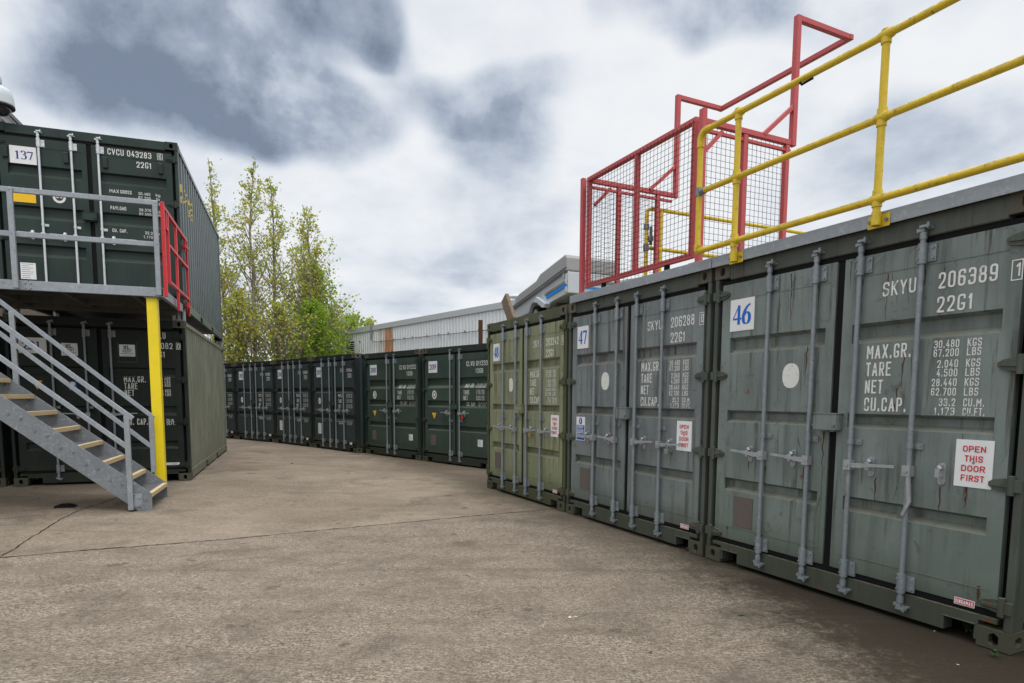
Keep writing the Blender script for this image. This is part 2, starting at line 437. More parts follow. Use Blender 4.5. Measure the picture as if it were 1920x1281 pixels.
def O(*p): return ('o', p)
def Cc(*p): return ('c', p)
GL = {
    '0': [Cc((0, 0), (1, 0), (1, 1), (0, 1))], '1': [O((.05, .78), (.6, 1, 0), (.6, 0))],
    '2': [O((0, .72), (0, 1), (1, 1), (1, .55), (0, 0, 0), (1, 0))],
    '3': [O((0, .82), (0, 1), (1, 1), (1, .53), (.35, .53)), O((.36, .53), (1, .53), (1, 0), (0, 0), (0, .18))],
    '4': [O((.62, 1), (0, .26, 0), (1, .26)), O((.78, .5), (.78, 0))],
    '5': [O((1, 1), (.03, 1, 0), (0, .56, 0), (1, .6), (1, 0), (0, 0), (0, .2))],
    '6': [O((1, .82), (1, 1), (0, 1), (0, 0), (1, 0), (1, .57), (.02, .57))],
    '7': [O((0, 1), (1, 1, 0), (.35, 0))],
    '8': [Cc((0, 0), (1, 0), (1, .53), (0, .53)), Cc((.05, .54), (.95, .54), (.95, 1), (.05, 1))],
    '9': [O((0, .18), (0, 0), (1, 0), (1, 1), (0, 1), (0, .43), (.98, .43))],
    'A': [O((0, 0), (.5, 1, 0), (1, 0)), O((.2, .28), (.8, .28))], 'B': [Cc((0, 0, 0), (1, 0), (1, .53), (0, .53, 0)), Cc((0, .53, 0), (.92, .53), (.92, 1), (0, 1, 0))],
    'C': [O((1, .75), (1, 1), (0, 1), (0, 0), (1, 0), (1, .25))], 'D': [Cc((0, 0, 0), (1, 0), (1, 1), (0, 1, 0))],
    'E': [O((1, 1), (0, 1, 0), (0, 0, 0), (1, 0)), O((0.1, .53), (.8, .53))], 'F': [O((1, 1), (0, 1, 0), (0, 0)), O((.1, .5), (.8, .5))],
    'G': [O((1, .80), (1, 1), (0, 1), (0, 0), (1, 0), (1, .40, 0), (.62, .40))], 'H': [O((0, 0), (0, 1)), O((1, 0), (1, 1)), O((0.1, .5), (.9, .5))],
    'I': [O((.5, 0), (.5, 1))], 'J': [O((.8, 1), (.8, 0), (0, 0), (0, .25))], 'K': [O((0, 0), (0, 1)), O((1, 1), (.1, .42)), O((.35, .55), (1, 0))],
    'L': [O((0, 1), (0, 0, 0), (1, 0))], 'M': [O((0, 0), (0, 1, 0), (.5, .35, 0), (1, 1, 0), (1, 0))], 'N': [O((0, 0), (0, 1, 0), (1, 0, 0), (1, 1))],
    'O': [Cc((0, 0), (1, 0), (1, 1), (0, 1))], 'P': [O((0, 0), (0, 1, 0), (1, 1), (1, .45), (.1, .45))],
    'R': [O((0, 0), (0, 1, 0), (1, 1), (1, .48), (.1, .48)), O((.5, .48), (1, 0))], 'S': [O((1, .8), (1, 1), (0, 1), (0, .53), (1, .5), (1, 0), (0, 0), (0, .2))],
    'T': [O((0, 1), (1, 1)), O((.5, .95), (.5, 0))], 'U': [O((0, 1), (0, 0), (1, 0), (1, 1))], 'V': [O((0, 1), (.5, 0, 0), (1, 1))],
    'X': [O((0, 0), (1, 1)), O((0, 1), (1, 0))], 'Y': [O((0, 1), (.5, .45, 0), (1, 1)), O((.5, .5), (.5, 0))], 'Z': [O((0, 1), (1, 1, 0), (0, 0, 0), (1, 0))],
    '.': [O((.5, -.02), (.5, .10))], '?': [O((0, .8), (0, 1), (1, 1), (1, .5), (.5, .5), (.5, .25))], '!': [O((.5, 1), (.5, .35)), O((.5, .15), (.5, 0))],
    'g': [Cc((0, .0), (1, 0), (1, .65), (0, .65)), O((1, .65), (1, -.3), (0, -.3))], 'k': [O((0, 0), (0, 1)), O((1, .65), (.1, .25)), O((.4, .4), (1, 0))],
    'l': [O((.5, 0), (.5, 1))], 'b': [O((0, 1), (0, 0)), Cc((0, .0), (1, 0), (1, .65), (0, .65))], 'a': [O((.1, .65), (1, .65), (1, 0)), Cc((0, 0), (1, 0), (1, .38), (0, .38))],
    't': [O((.4, 1), (.4, 0), (1, 0)), O((0, .65), (.9, .65))], 'i': [O((.5, 0), (.5, .65)), O((.5, .85), (.5, 1))], 'm': [O((0, 0), (0, .65), (.5, .65), (.5, 0)), O((.5, .65), (1, .65), (1, 0))],
    'e': [O((0, .33), (1, .33), (1, .65), (0, .65), (0, 0), (1, 0))], 's': [O((1, .65), (0, .65), (0, .33), (1, .33), (1, 0), (0, 0))],
    'c': [O((1, .65), (0, .65), (0, 0), (1, 0))], 'u': [O((0, .65), (0, 0), (1, 0), (1, .65))],
}
WID = {'1': .62, 'I': .4, '.': .42, 'M': 1.25, '!': .4, 'l': .4, 'i': .4, 'm': 1.3, 'T': .95, ' ': .75, 'J': .85, 'V': 1.05, 'A': 1.08, 'X': 1.05}


class Dep:      # every stroke a hair in front of the one before: nothing coplanar
    k = 0


def strip(mb, pts, wids, place, mi):
    n = len(pts); vs = []
    Dep.k = (Dep.k + 1) % 12
    closed = (pts[0] - pts[-1]).length < 1e-7 and n > 3
    for i in range(n):
        a = pts[i - 1] if i > 0 else (pts[-2] if closed else pts[0])
        b = pts[i + 1] if i < n - 1 else (pts[1] if closed else pts[-1])
        c = pts[i]
        d1 = (c - a); d2 = (b - c)
        if d1.length < 1e-9: d1 = d2
        if d2.length < 1e-9: d2 = d1
        d1 = d1.normalized(); d2 = d2.normalized()
        t = (d1 + d2)
        t = t.normalized() if t.length > 1e-6 else d1
        nn = Vector((-t.y, t.x))
        k = 1 / max(.45, nn.dot(Vector((-d1.y, d1.x))))
        ww = wids[i] / 2 * k
        e = Dep.k * 8e-5 + i * 3e-6
        for sgn in (1, -1):
            q = c + nn * ww * sgn
            vs.append(place(q.x, q.y, e))
    mb.add(vs, [(2 * i, 2 * i + 1, 2 * i + 3, 2 * i + 2) for i in range(n - 1)], mi)


def subdiv(pts, mx):
    o = [pts[0]]
    for a, b in zip(pts, pts[1:]):
        k = max(1, int((b - a).length / mx))
        for i in range(1, k + 1): o.append(a + (b - a) * i / k)
    return o


def text(mb, s, x, z, h, width=None, th=.15, depth=lambda z: 0., mi=0, cw=.5, right=False, rot=0, R_=.2, shear=0):
    """lettering on a plane y=const, letters h tall, fitted to width when given"""
    gap = .17
    adv = [(WID.get(c, 1) * cw, c) for c in s]
    tot_ = sum(a for a, _ in adv) + gap * (len(s) - 1)
    kx = (width / (tot_ * h)) if width else 1
    if right: x -= tot_ * h * kx
    t_ = th * h
    for a, c in adv:
        ww = a * h * kx
        for kind, pts in GL.get(c, []):
            P = rnd_path(pts, kind == 'c', max(ww, t_ * 1.02), h, min(t_, t_), min(R_ * h, ww * .45))
            segs = [[P[0]]]
            for q0, q1, q2 in zip(P, P[1:], P[2:]):
                segs[-1].append(q1)
                if (q1 - q0).length > 1e-9 and (q2 - q1).length > 1e-9 and (q1 - q0).normalized().dot((q2 - q1).normalized()) < -.1: segs.append([q1])
            segs[-1].append(P[-1])
            for sgm in segs:
                if kind == 'o' or len(segs) > 1:
                    a0, a1 = sgm[0], sgm[1]; b0, b1 = sgm[-1], sgm[-2]
                    ea = .5 if sgm is segs[0] else .15; eb = .5 if sgm is segs[-1] else .15
                    sgm[0] = a0 + (a0 - a1).normalized() * t_ * ea; sgm[-1] = b0 + (b0 - b1).normalized() * t_ * eb
            cx_ = x
            def place(px_, pz_, e):
                X, Z = cx_ + px_ + shear * pz_, z + pz_
                return (X, depth(Z) - .0022 - e, Z)
            for sgm in segs:
                sgm = subdiv(sgm, .03)
                strip(mb, sgm, [t_] * len(sgm), place, mi)
        x += ww + gap * h * kx
    return x


def cr_(P, n=7):
    o = []
    for i in range(len(P) - 1):
        p0, p1, p2, p3 = P[max(i - 1, 0)], P[i], P[i + 1], P[min(i + 2, len(P) - 1)]
        for k in range(n):
            t = k / n
            o.append(.5 * ((2 * p1) + (p2 - p0) * t + (2 * p0 - 5 * p1 + 4 * p2 - p3) * t * t + (3 * p1 - p0 - 3 * p2 + p3) * t ** 3))
    o.append(P[-1]); return o


def ell(cx, cy, rx, ry):
    return [(cx + rx * sin(2 * pi * k / 24), cy + ry * cos(2 * pi * k / 24)) for k in range(25)]


SER = {
    '0': [('e', ell(.5, .5, .36, .45))],
    '1': [('s', [(.52, .03), (.52, .95)], .2), ('s', [(.2, .8), (.5, .95)], .08), ('s', [(.22, .03), (.82, .03)], .06)],
    '2': [('v', [(.12, .7), (.2, .9), (.48, .97), (.78, .82), (.76, .6), (.45, .3), (.1, .07)]), ('s', [(.05, .07), (.95, .07)], .14), ('s', [(.93, .05), (.98, .25)], .05)],
    '3': [('v', [(.12, .78), (.28, .95), (.52, .97), (.76, .84), (.7, .63), (.38, .53)]), ('v', [(.38, .53), (.72, .48), (.86, .27), (.7, .07), (.35, .02), (.1, .12)])],
    '4': [('s', [(.66, .95), (.05, .32)], .06), ('s', [(.03, .29), (.97, .29)], .1), ('s', [(.68, .0), (.68, .97)], .19)],
    '5': [('s', [(.22, .92), (.86, .92)], .13), ('s', [(.24, .95), (.17, .55)], .06), ('v', [(.17, .55), (.5, .62), (.82, .45), (.84, .22), (.6, .05), (.3, .02), (.1, .12)])],
    '6': [('v', [(.9, .97), (.55, .84), (.26, .58), (.16, .32), (.26, .08), (.5, .02), (.76, .1), (.85, .32), (.74, .52), (.5, .58), (.24, .45)])],
    '7': [('s', [(.06, .9), (.95, .9)], .14), ('s', [(.06, .95), (.04, .72)], .05), ('s', [(.9, .88), (.45, .0)], .13)],
    '8': [('e', ell(.5, .75, .27, .2)), ('e', ell(.5, .27, .34, .24))],
    '9': [('v', [(.1, .03), (.45, .16), (.74, .42), (.84, .68), (.74, .92), (.5, .98), (.24, .9), (.15, .68), (.26, .48), (.5, .42), (.76, .55)])],
}


def serif(mb, s, x0, x1, z0, z1, y, mi):
    n = len(s); H_ = z1 - z0; pitch = (x1 - x0) / n; gw = pitch * .98
    for i, c in enumerate(s):
        ox = x0 + i * pitch
        for g in SER[c]:
            P = [Vector((p[0] * gw, p[1] * H_)) for p in g[1]]
            if g[0] == 's':
                wd = [g[2] * H_ * .9] * len(P)
            else:
                if g[0] == 'v': P = cr_(P)
                wd = []
                for k in range(len(P)):
                    d = (P[min(k + 1, len(P) - 1)] - P[max(k - 1, 0)]).normalized()
                    wd.append((.055 + .135 * abs(d.y) ** 1.6) * H_)
            def place(a, b, e): return (ox + a, y - .0015 - e, z0 + b)
            strip(mb, P, wd, place, mi)


# ------------------------------------------------------------------ shipping containers
W_, H_, L_ = 2.438, 2.591, 6.058
YD = .014           # door face behind the front plane of the castings

STY = {
    'A': dict(corrs=[(1.962, 1.825), (1.347, 1.245), (.762, .655)], D=.060, bars=(.62, 1.045, 1.392, 1.807), hz=.99, drop=.022, flat=.45, mb=1.15),
    'B': dict(corrs=[(1.72, 1.57), (.975, .835)], D=.055, bars=(.63, 1.05, 1.385, 1.82), hz=1.085, drop=.015, flat=.5, mb=.80),
    'C': dict(corrs=[(1.91, 1.685), (1.41, 1.258), (.86, .735)], D=.055, bars=(1.06, 1.39), hz=1.13, drop=.02, flat=.5, mb=.97),
    'D': dict(corrs=[(2.03, 1.865), (1.44, 1.25), (.885, .70)], D=.052, bars=(.592, 1.004, 1.355), hz=1.02, drop=.02, flat=.5, mb=1.17),
    'E': dict(corrs=[(1.83, 1.68), (1.22, 1.07), (.66, .53)], D=.036, bars=(.593, 1.033, 1.379), hz=1.09, drop=.02, flat=.5, mb=1.2),
}
DL = (.09, 1.194, .19, 1.122)
DR = (1.256, 2.348, 1.335, 2.262)


def profpts(sty):
    """(z, depth) from bottom to top"""
    pts = [(.227, 0.)]
    for zt, ze in sorted(sty['corrs'], key=lambda q: q[0]):
        zb = ze + (zt - ze) * (1 - sty['flat']) * .6
        pts += [(ze, 0.), (zb, sty['D']), (zt - sty['drop'], sty['D']), (zt, 0.)]
    pts.append((2.415, 0.))
    return pts


def depthf(sty):
    P = profpts(sty)
    def f(z):
        for (a, da), (b, db) in zip(P, P[1:]):
            if a <= z <= b: return YD + da + (db - da) * (z - a) / max(b - a, 1e-6)
        return YD
    return f


def door_mb(sty, D_):
    x0, x1, c0, c1 = D_
    mb = MB(); P = profpts(sty); yb = YD + .0505
    mb.add([(x0, YD, .227), (c0, YD, .227), (c0, YD, 2.415), (x0, YD, 2.415)], [(0, 1, 2, 3)])
    mb.add([(c1, YD, .227), (x1, YD, .227), (x1, YD, 2.415), (c1, YD, 2.415)], [(0, 1, 2, 3)])
    vs = []
    for z, d in P: vs += [(c0, YD + d, z), (c1, YD + d, z)]
    mb.add(vs, [(2 * i, 2 * i + 1, 2 * i + 3, 2 * i + 2) for i in range(len(P) - 1)])
    for c in (c0, c1):
        for i in range(len(P) - 1):
            (za, da), (zb, db) = P[i], P[i + 1]
            if da or db:
                vs = [(c, YD, za), (c, YD + da, za), (c, YD + db, zb), (c, YD, zb)]
                mb.add(vs, [(0, 1, 2, 3)])
    # edges
    mb.add([(x0, YD, .227), (x1, YD, .227), (x1, yb, .227), (x0, yb, .227)], [(0, 1, 2, 3)])
    mb.add([(x0, YD, 2.415), (x1, YD, 2.415), (x1, yb, 2.415), (x0, yb, 2.415)], [(0, 1, 2, 3)])
    for x in (x0, x1): mb.add([(x, YD, .227), (x, YD, 2.415), (x, yb, 2.415), (x, yb, .227)], [(0, 1, 2, 3)])
    # weld seams of the top and bottom door rails
    for z in (2.283, .338): mb.box(c0 - .01, c1 + .01, YD - .0035, YD + .004, z - .0035, z + .0035)
    return mb


def lockbar_mb(sty, x):
    mb = MB(); y = -.018
    mb.tube([(x, y, .16), (x, y, 2.44)], .0168, 12)
    for (z0, z1) in ((2.285, 2.41), (.19, .315)):
        mb.tube([(x, y, z0), (x, y, z1)], .027, 12)
        mb.box(x - .03, x + .072, YD - .014, YD - .0005, z0 + .012, z1 - .012)
        for zz_ in (z0 + .03, z1 - .03):
            mb.tube([(x + .054, YD - .024, zz_), (x + .054, YD - .010, zz_)], .008, 8)
            mb.tube([(x - .012, y - .032, zz_), (x - .012, y - .02, zz_)], .0055, 6)
    z = sty['mb']
    mb.tube([(x, y, z - .016), (x, y, z + .016)], .022, 12)
    mb.box(x, x + .068, YD - .012, YD - .0005, z - .019, z + .019)
    mb.tube([(x + .052, YD - .02, z), (x + .052, YD - .009, z)], .007, 8)
    for zc, sg in ((2.455, 1), (.145, -1)):        # cams and their keepers
        mb.tube([(x, y, zc - .02), (x, y, zc + .02)], .021, 10)
        mb.tube([(x, y, zc + sg * .02), (x, y, zc + sg * .05)], .014, 8)
        mb.box(x - .034, x + .012, y - .016, y + .018, zc + sg * .035 - .010, zc + sg * .035 + .010)
        mb.box(x - .012, x + .046, y - .028, y + .006, zc + sg * .055 - .008, zc + sg * .055 + .008)
        mb.tube([(x + .035, y - .018, zc + sg * .04), (x + .035, y - .018, zc + sg * .075)], .009, 8)
        mb.box(x - .045, x + .052, YD - .022, YD + .002, zc + sg * .045 - .006, zc + sg * .045 + .006)
    return mb


def handle_mb(sty, x, dirn, lng=.33, drop=False):
    mb = MB(); z = sty['hz']; y = -.018
    mb.box(x - .026, x + .026, y - .030, y + .022, z - .034, z + .034)
    mb.tube([(x, y - .036, z), (x, y - .028, z)], .013, 8)
    if drop:            # handle left hanging down
        mb.bar((x + .012, y - .02, z - .02), (x + .03, y - .022, z - .20), .012, .024, (1, 0, 0))
        mb.bar((x + .03, y - .022, z - .20), (x - .01, y - .02, z - .29), .012, .02, (1, 0, 0))
        xm = x + .19
    else:
        mb.bar((x + dirn * .02, y - .016, z), (x + dirn * .11, y - .018, z + .004), .012, .034)
        mb.bar((x + dirn * .10, y - .018, z + .004), (x + dirn * .18, y - .026, z + .012), .012, .026)
        mb.bar((x + dirn * .17, y - .026, z + .012), (x + dirn * lng, y - .012, z + .018), .014, .018)
        xm = x + dirn * .145
    # keeper plate with hook
    pl = [(xm + .023 * cos(a), z + (.045 if sin(a) > 0 else -.045) + .023 * sin(a)) for a in [2 * pi * k / 16 for k in range(16)]]
    mb.prism(pl, 'y', YD - .009, YD - .0005)
    mb.box(xm - .016, xm + .016, YD - .05, YD - .008, z - .02, z - .008)
    mb.box(xm - .013, xm + .013, YD - .056, YD - .048, z - .02, z + .034)
    mb.tube([(xm - .01, YD - .03, z + .045), (xm + .012, YD - .034, z + .028)], .014, 8)
    for zz_ in (z + .055, z - .055): mb.tube([(xm, YD - .014, zz_), (xm, YD - .007, zz_)], .008, 8)
    return mb


def hinge_mb(side, z):
    mb = MB(); s_ = 1 if side == 'L' else -1; ox = 0 if side == 'L' else W_
    def X(a): return ox + s_ * a
    mb.tube([(X(.058), -.004, z - .055), (X(.058), -.004, z + .055)], .019, 10)
    for off_, hh in ((.0, .045),):
        poly = [(X(.045), z - hh), (X(.045), z + hh), (X(.15), z + hh * .62), (X(.176), z + hh * .25), (X(.176), z - hh * .25), (X(.15), z - hh * .62)]
        mb.prism(poly, 'y', YD - .016, YD - .0006)
        mb.prism([(X(.07), z - .012), (X(.07), z + .012), (X(.16), z + .006), (X(.16), z - .006)], 'y', YD - .026, YD - .0155)
    mb.box(min(X(.0), X(.05)), max(X(.0), X(.05)), -.012, -.0005, z - .035, z + .035)
    return mb


def casting_mb(ox, oz, side, back=False):
    """corner casting with elongated holes in its front and outer faces"""
    mb = MB(); a, b, h = .178, .162, .118
    x0 = ox; x1 = ox + a
    y0, y1 = (0, b) if not back else (L_ - b, L_)
    def plate(P, c0, c1, d0, d1, hw, hh, inn):
        rect = [(c0, d0), ((c0 + c1) / 2, d0), (c1, d0), (c1, (d0 + d1) / 2), (c1, d1), ((c0 + c1) / 2, d1), (c0, d1), (c0, (d0 + d1) / 2)]
        mx, my = (c0 + c1) / 2, (d0 + d1) / 2
        ov = [(mx - hw, my - hh * .55), (mx, my - hh), (mx + hw, my - hh * .55), (mx + hw, my), (mx + hw, my + hh * .55), (mx, my + hh), (mx - hw, my + hh * .55), (mx - hw, my)]
        vs = [P(u, v, 0) for u, v in rect] + [P(u, v, 0) for u, v in ov] + [P(u, v, inn) for u, v in ov]
        mb.add(vs, [(i, (i + 1) % 8, (i + 1) % 8 + 8, i + 8) for i in range(8)])
        mb.add(vs, [(i + 8, (i + 1) % 8 + 8, (i + 1) % 8 + 16, i + 16) for i in range(8)])
        mb.add([P(u, v, inn) for u, v in ov], [tuple(range(8))], 1)
    z0, z1 = oz, oz + h
    yf, yb = (y0, y1) if not back else (y1, y0)
    sy_ = 1 if not back else -1
    plate(lambda u, v, i: (u, yf + i * sy_, v), x0, x1, z0, z1, .026, .040, .045)
    mb.add([(x0, yb, z0), (x1, yb, z0), (x1, yb, z1), (x0, yb, z1)], [(0, 1, 2, 3)])
    xo, xi = (x0, x1) if side == 'L' else (x1, x0)
    sx_ = 1 if side == 'L' else -1
    plate(lambda u, v, i: (xo + i * sx_, u, v), y0, y1, z0, z1, .035, .03, .045)
    mb.add([(xi, y0, z0), (xi, y1, z0), (xi, y1, z1), (xi, y0, z1)], [(0, 1, 2, 3)])
    for z in (z0, z1): mb.add([(x0, y0, z), (x1, y0, z), (x1, y1, z), (x0, y1, z)], [(0, 1, 2, 3)])
    return mb


def header_mb():
    mb = MB()
    mb.prism([(.012, 2.452), (.004, 2.458), (.004, 2.585), (.09, 2.585), (.09, 2.452)], 'x', .178, W_ - .178)
    return mb


def sill_mb():
    mb = MB()
    x0, x1 = .178, W_ - .178
    p = [(x0, .03), (x0 + .02, .03), (x0 + .02, .115), (x0 + .19, .115), (x0 + .19, .03), (x1 - .19, .03), (x1 - .19, .115), (x1 - .02, .115), (x1 - .02, .03), (x1, .03),
         (x1, .15), (x1 + .1, .15), (x1 + .1, .182), (x0 - .1, .182), (x0 - .1, .15), (x0, .15)]
    mb.prism(p, 'y', .006, .10)
    mb.box(x0 + .012, x0 + .198, -.0005, .0055, .115, .123)
    mb.box(x1 - .198, x1 - .012, -.0005, .0055, .115, .123)
    return mb


def posts_mb(back=False, sides=(0, 1)):
    mb = MB()
    for s_ in sides:
        a, b = (.004, .048) if not s_ else (W_ - .048, W_ - .004)
        if not back: mb.box(a, b, .004, .13, .1185, H_ - .1185)
        else: mb.box(*((.004, .12) if not s_ else (W_ - .12, W_ - .004)), L_ - .12, L_ - .004, .1185, H_ - .1185)
    return mb


def wall_mb(side):
    mb = MB(); pitch, d = .278, .048
    xo = .014 if side == 'L' else W_ - .014
    s_ = 1 if side == 'L' else -1
    y = .131; pts = []
    while y < L_ - .13:
        for a, q in ((0, 0), (.072, 0), (.14, 1), (.21, 1)):
            if y + a < L_ - .13: pts.append((y + a, q * d))
        y += pitch
    pts.append((L_ - .13, 0))
    vs = []
    for yy, q in pts: vs += [(xo + s_ * q, yy, .165), (xo + s_ * q, yy, H_ - .07)]
    mb.add(vs, [(2 * i, 2 * i + 1, 2 * i + 3, 2 * i + 2) for i in range(len(pts) - 1)])
    return mb


def rails_mb(s_, low):
    mb = MB()
    a, b = (.002, .062) if not s_ else (W_ - .062, W_ - .002)
    if not low: return mb.box(a, b, .1625, L_ - .1625, H_ - .072, H_ - .010)
    p = [(.1625, .035), (1.98, .035), (1.98, .13), (2.30, .13), (2.30, .035), (3.76, .035), (3.76, .13), (4.08, .13), (4.08, .035), (L_ - .1625, .035), (L_ - .1625, .168), (.1625, .168)]
    return mb.prism(p, 'x', a, b)


def roof_mb():
    mb = MB(); vs = []; n = 0
    y = .1; pts = []
    while y < L_ - .1:
        for a, q in ((0, 0), (.09, 0), (.11, 1), (.19, 1)): pts.append((y + a, H_ - .012 - q * .02))
        y += .21
    for yy, z in pts: vs += [(.05, yy, z), (W_ - .05, yy, z)]
    mb.add(vs, [(2 * i, 2 * i + 1, 2 * i + 3, 2 * i + 2) for i in range(len(pts) - 1)])
    return mb


def back_mb():
    mb = MB(); pts = []; x = .1
    while x < W_ - .1:
        for a, q in ((0, 0), (.1, 0), (.15, 1), (.25, 1)):
            if x + a < W_ - .1: pts.append((x + a, q * .045))
        x += .3
    vs = []
    for xx, q in pts: vs += [(xx, L_ - .02 - q, .16), (xx, L_ - .02 - q, H_ - .1)]
    mb.add(vs, [(2 * i, 2 * i + 1, 2 * i + 3, 2 * i + 2) for i in range(len(pts) - 1)])
    mb.box(.06, W_ - .06, .14, L_ - .1, .152, .17)
    return mb


def sign(parent, kind, x0, x1, z0, z1, ink='blue', num='', y=None):
    mb = MB(); y = YD - .0045 if y is None else y
    mb.box(x0, x1, y, y + .004, z0, z1)
    w_, h_ = x1 - x0, z1 - z0
    if kind == 'num':
        mr = .12 * w_ if len(num) == 2 else .10 * w_
        serif(mb, num, x0 + mr, x1 - mr, z0 + h_ * (.2 if len(num) == 2 else .26), z1 - h_ * (.18 if len(num) == 2 else .26), y, 1)
        return mb.build('number_sign', [M['white'], M[ink]], parent, fixn=True)
    return mb


def lines(spec, parent, sty, name=None, m='lett'):
    if name is None:
        lines([q for q in spec if q[2] > 1.9], parent, sty, 'identification_code', m)
        return lines([q for q in spec if q[2] <= 1.9], parent, sty, 'weight_table', m)
    mb = MB(); df = depthf(sty)
    for (s, x, z, h, wd, *rest) in spec:
        if s.startswith('@box'):
            x1, z1 = h, wd; t = .006
            for (a, b, c, d) in ((x, x1, z, z + t), (x, x1, z1 - t, z1), (x, x + t, z + t, z1 - t), (x1 - t, x1, z + t, z1 - t)):
                Dep.k = (Dep.k + 1) % 12
                y = YD - .0022 - Dep.k * 8e-5
                mb.add([(a, y, c), (b, y, c), (b, y, d), (a, y, d)], [(0, 1, 2, 3)])
        else:
            text(mb, s, x, z, h, wd, rest[0] if rest else .125, df)
    return mb.build(name, M[m], parent, fixn=False)


def oval(mb, cx, cz, rx, rz, y, mi=0, chip=None, n=28):
    vs = []
    for k in range(n):
        a = 2 * pi * k / n; e = 1
        if chip and chip[0] < a < chip[1]: e = chip[2] + .06 * sin(k * 2.3)
        vs.append((cx + rx * abs(cos(a)) ** .85 * (1 if cos(a) > 0 else -1) * e, y, cz + rz * abs(sin(a)) ** .85 * (1 if sin(a) > 0 else -1) * e))
    mb.add(vs, [tuple(range(n))], mi)


WSKY = lambda num, chk: [
    ('SKYU', 1.543, 2.124, .092, .218), (num, 1.898, 2.122, .098, .325), ('22G1', 1.898, 1.978, .096, .205),
    ('MAX.GR.', 1.456, 1.718, .092, .300), ('TARE', 1.456, 1.602, .092, .175), ('NET', 1.456, 1.485, .092, .125), ('CU.CAP.', 1.456, 1.366, .092, .290),
    ('30.480', 1.898, 1.761, .047, .146), ('KGS', 2.089, 1.761, .047, .078), ('67.200', 1.898, 1.708, .047, .146), ('LBS', 2.089, 1.708, .047, .078),
    ('2.040', 1.924, 1.641, .047, .120), ('KGS', 2.089, 1.641, .047, .078), ('4.500', 1.924, 1.587, .047, .120), ('LBS', 2.089, 1.587, .047, .078),
    ('28.440', 1.898, 1.528, .047, .146), ('KGS', 2.089, 1.528, .047, .078), ('62.700', 1.898, 1.471, .047, .146), ('LBS', 2.089, 1.471, .047, .078),
    ('33.2', 1.949, 1.407, .047, .095), ('CU.M.', 2.089, 1.407, .047, .115), ('1.173', 1.924, 1.352, .047, .120), ('CU.FT.', 2.089, 1.352, .047, .120),
    (chk, 2.312, 2.13, .075, .03), ('@box', 2.290, 2.108, 2.347, 2.222)]
PSSU = lambda num: [
    ('PSSU', 1.63, 2.12, .095, .2), (num, 1.95, 2.12, .09, .28), ('12G1', 2.03, 1.985, .085, .16), ('@box', 2.0, 1.97, 2.21, 2.08),
    ('MAX.GR', 1.50, 1.455, .09, .27), ('TARE', 1.50, 1.305, .09, .17), ('NET', 1.50, 1.165, .09, .13), ('CU.CAP', 1.50, .728, .09, .27),
    ('30.480 KGS', 1.93, 1.50, .045, .30), ('67.200 LBS', 1.93, 1.445, .045, .30), ('2.040 KGS', 1.93, 1.36, .045, .30), ('4.500 LBS', 1.93, 1.31, .045, .30),
    ('28.440 KGS', 1.93, 1.22, .045, .30), ('62.700 LBS', 1.93, 1.165, .045, .30), ('33.2 CU.M', 1.95, .775, .045, .26), ('1.173 CU.FT', 1.95, .72, .045, .26)]
CLVU = lambda num: [
    ('CLVU', 1.60, 2.14, .10, .26), (num, 1.92, 2.14, .10, .36), ('12GB', 1.90, 1.99, .095, .24),
    ('MAX GR.', 1.52, 1.69, .085, .30), ('TARE', 1.50, 1.545, .09, .19), ('NET', 1.50, 1.425, .09, .14), ('CU. CAP.', 1.54, 1.295, .085, .30),
    ('30.480 KGS', 1.90, 1.735, .04, .30), ('67.200 LBS', 1.90, 1.685, .04, .30), ('1.250 KGS', 1.92, 1.60, .04, .26), ('2.755 LBS', 1.92, 1.55, .04, .26),
    ('8.910 KGS', 1.92, 1.475, .04, .26), ('19.645 LBS', 1.92, 1.425, .04, .26), ('15.9 CU.M', 1.93, 1.345, .04, .26), ('561 CU.FT', 1.93, 1.295, .04, .26)]


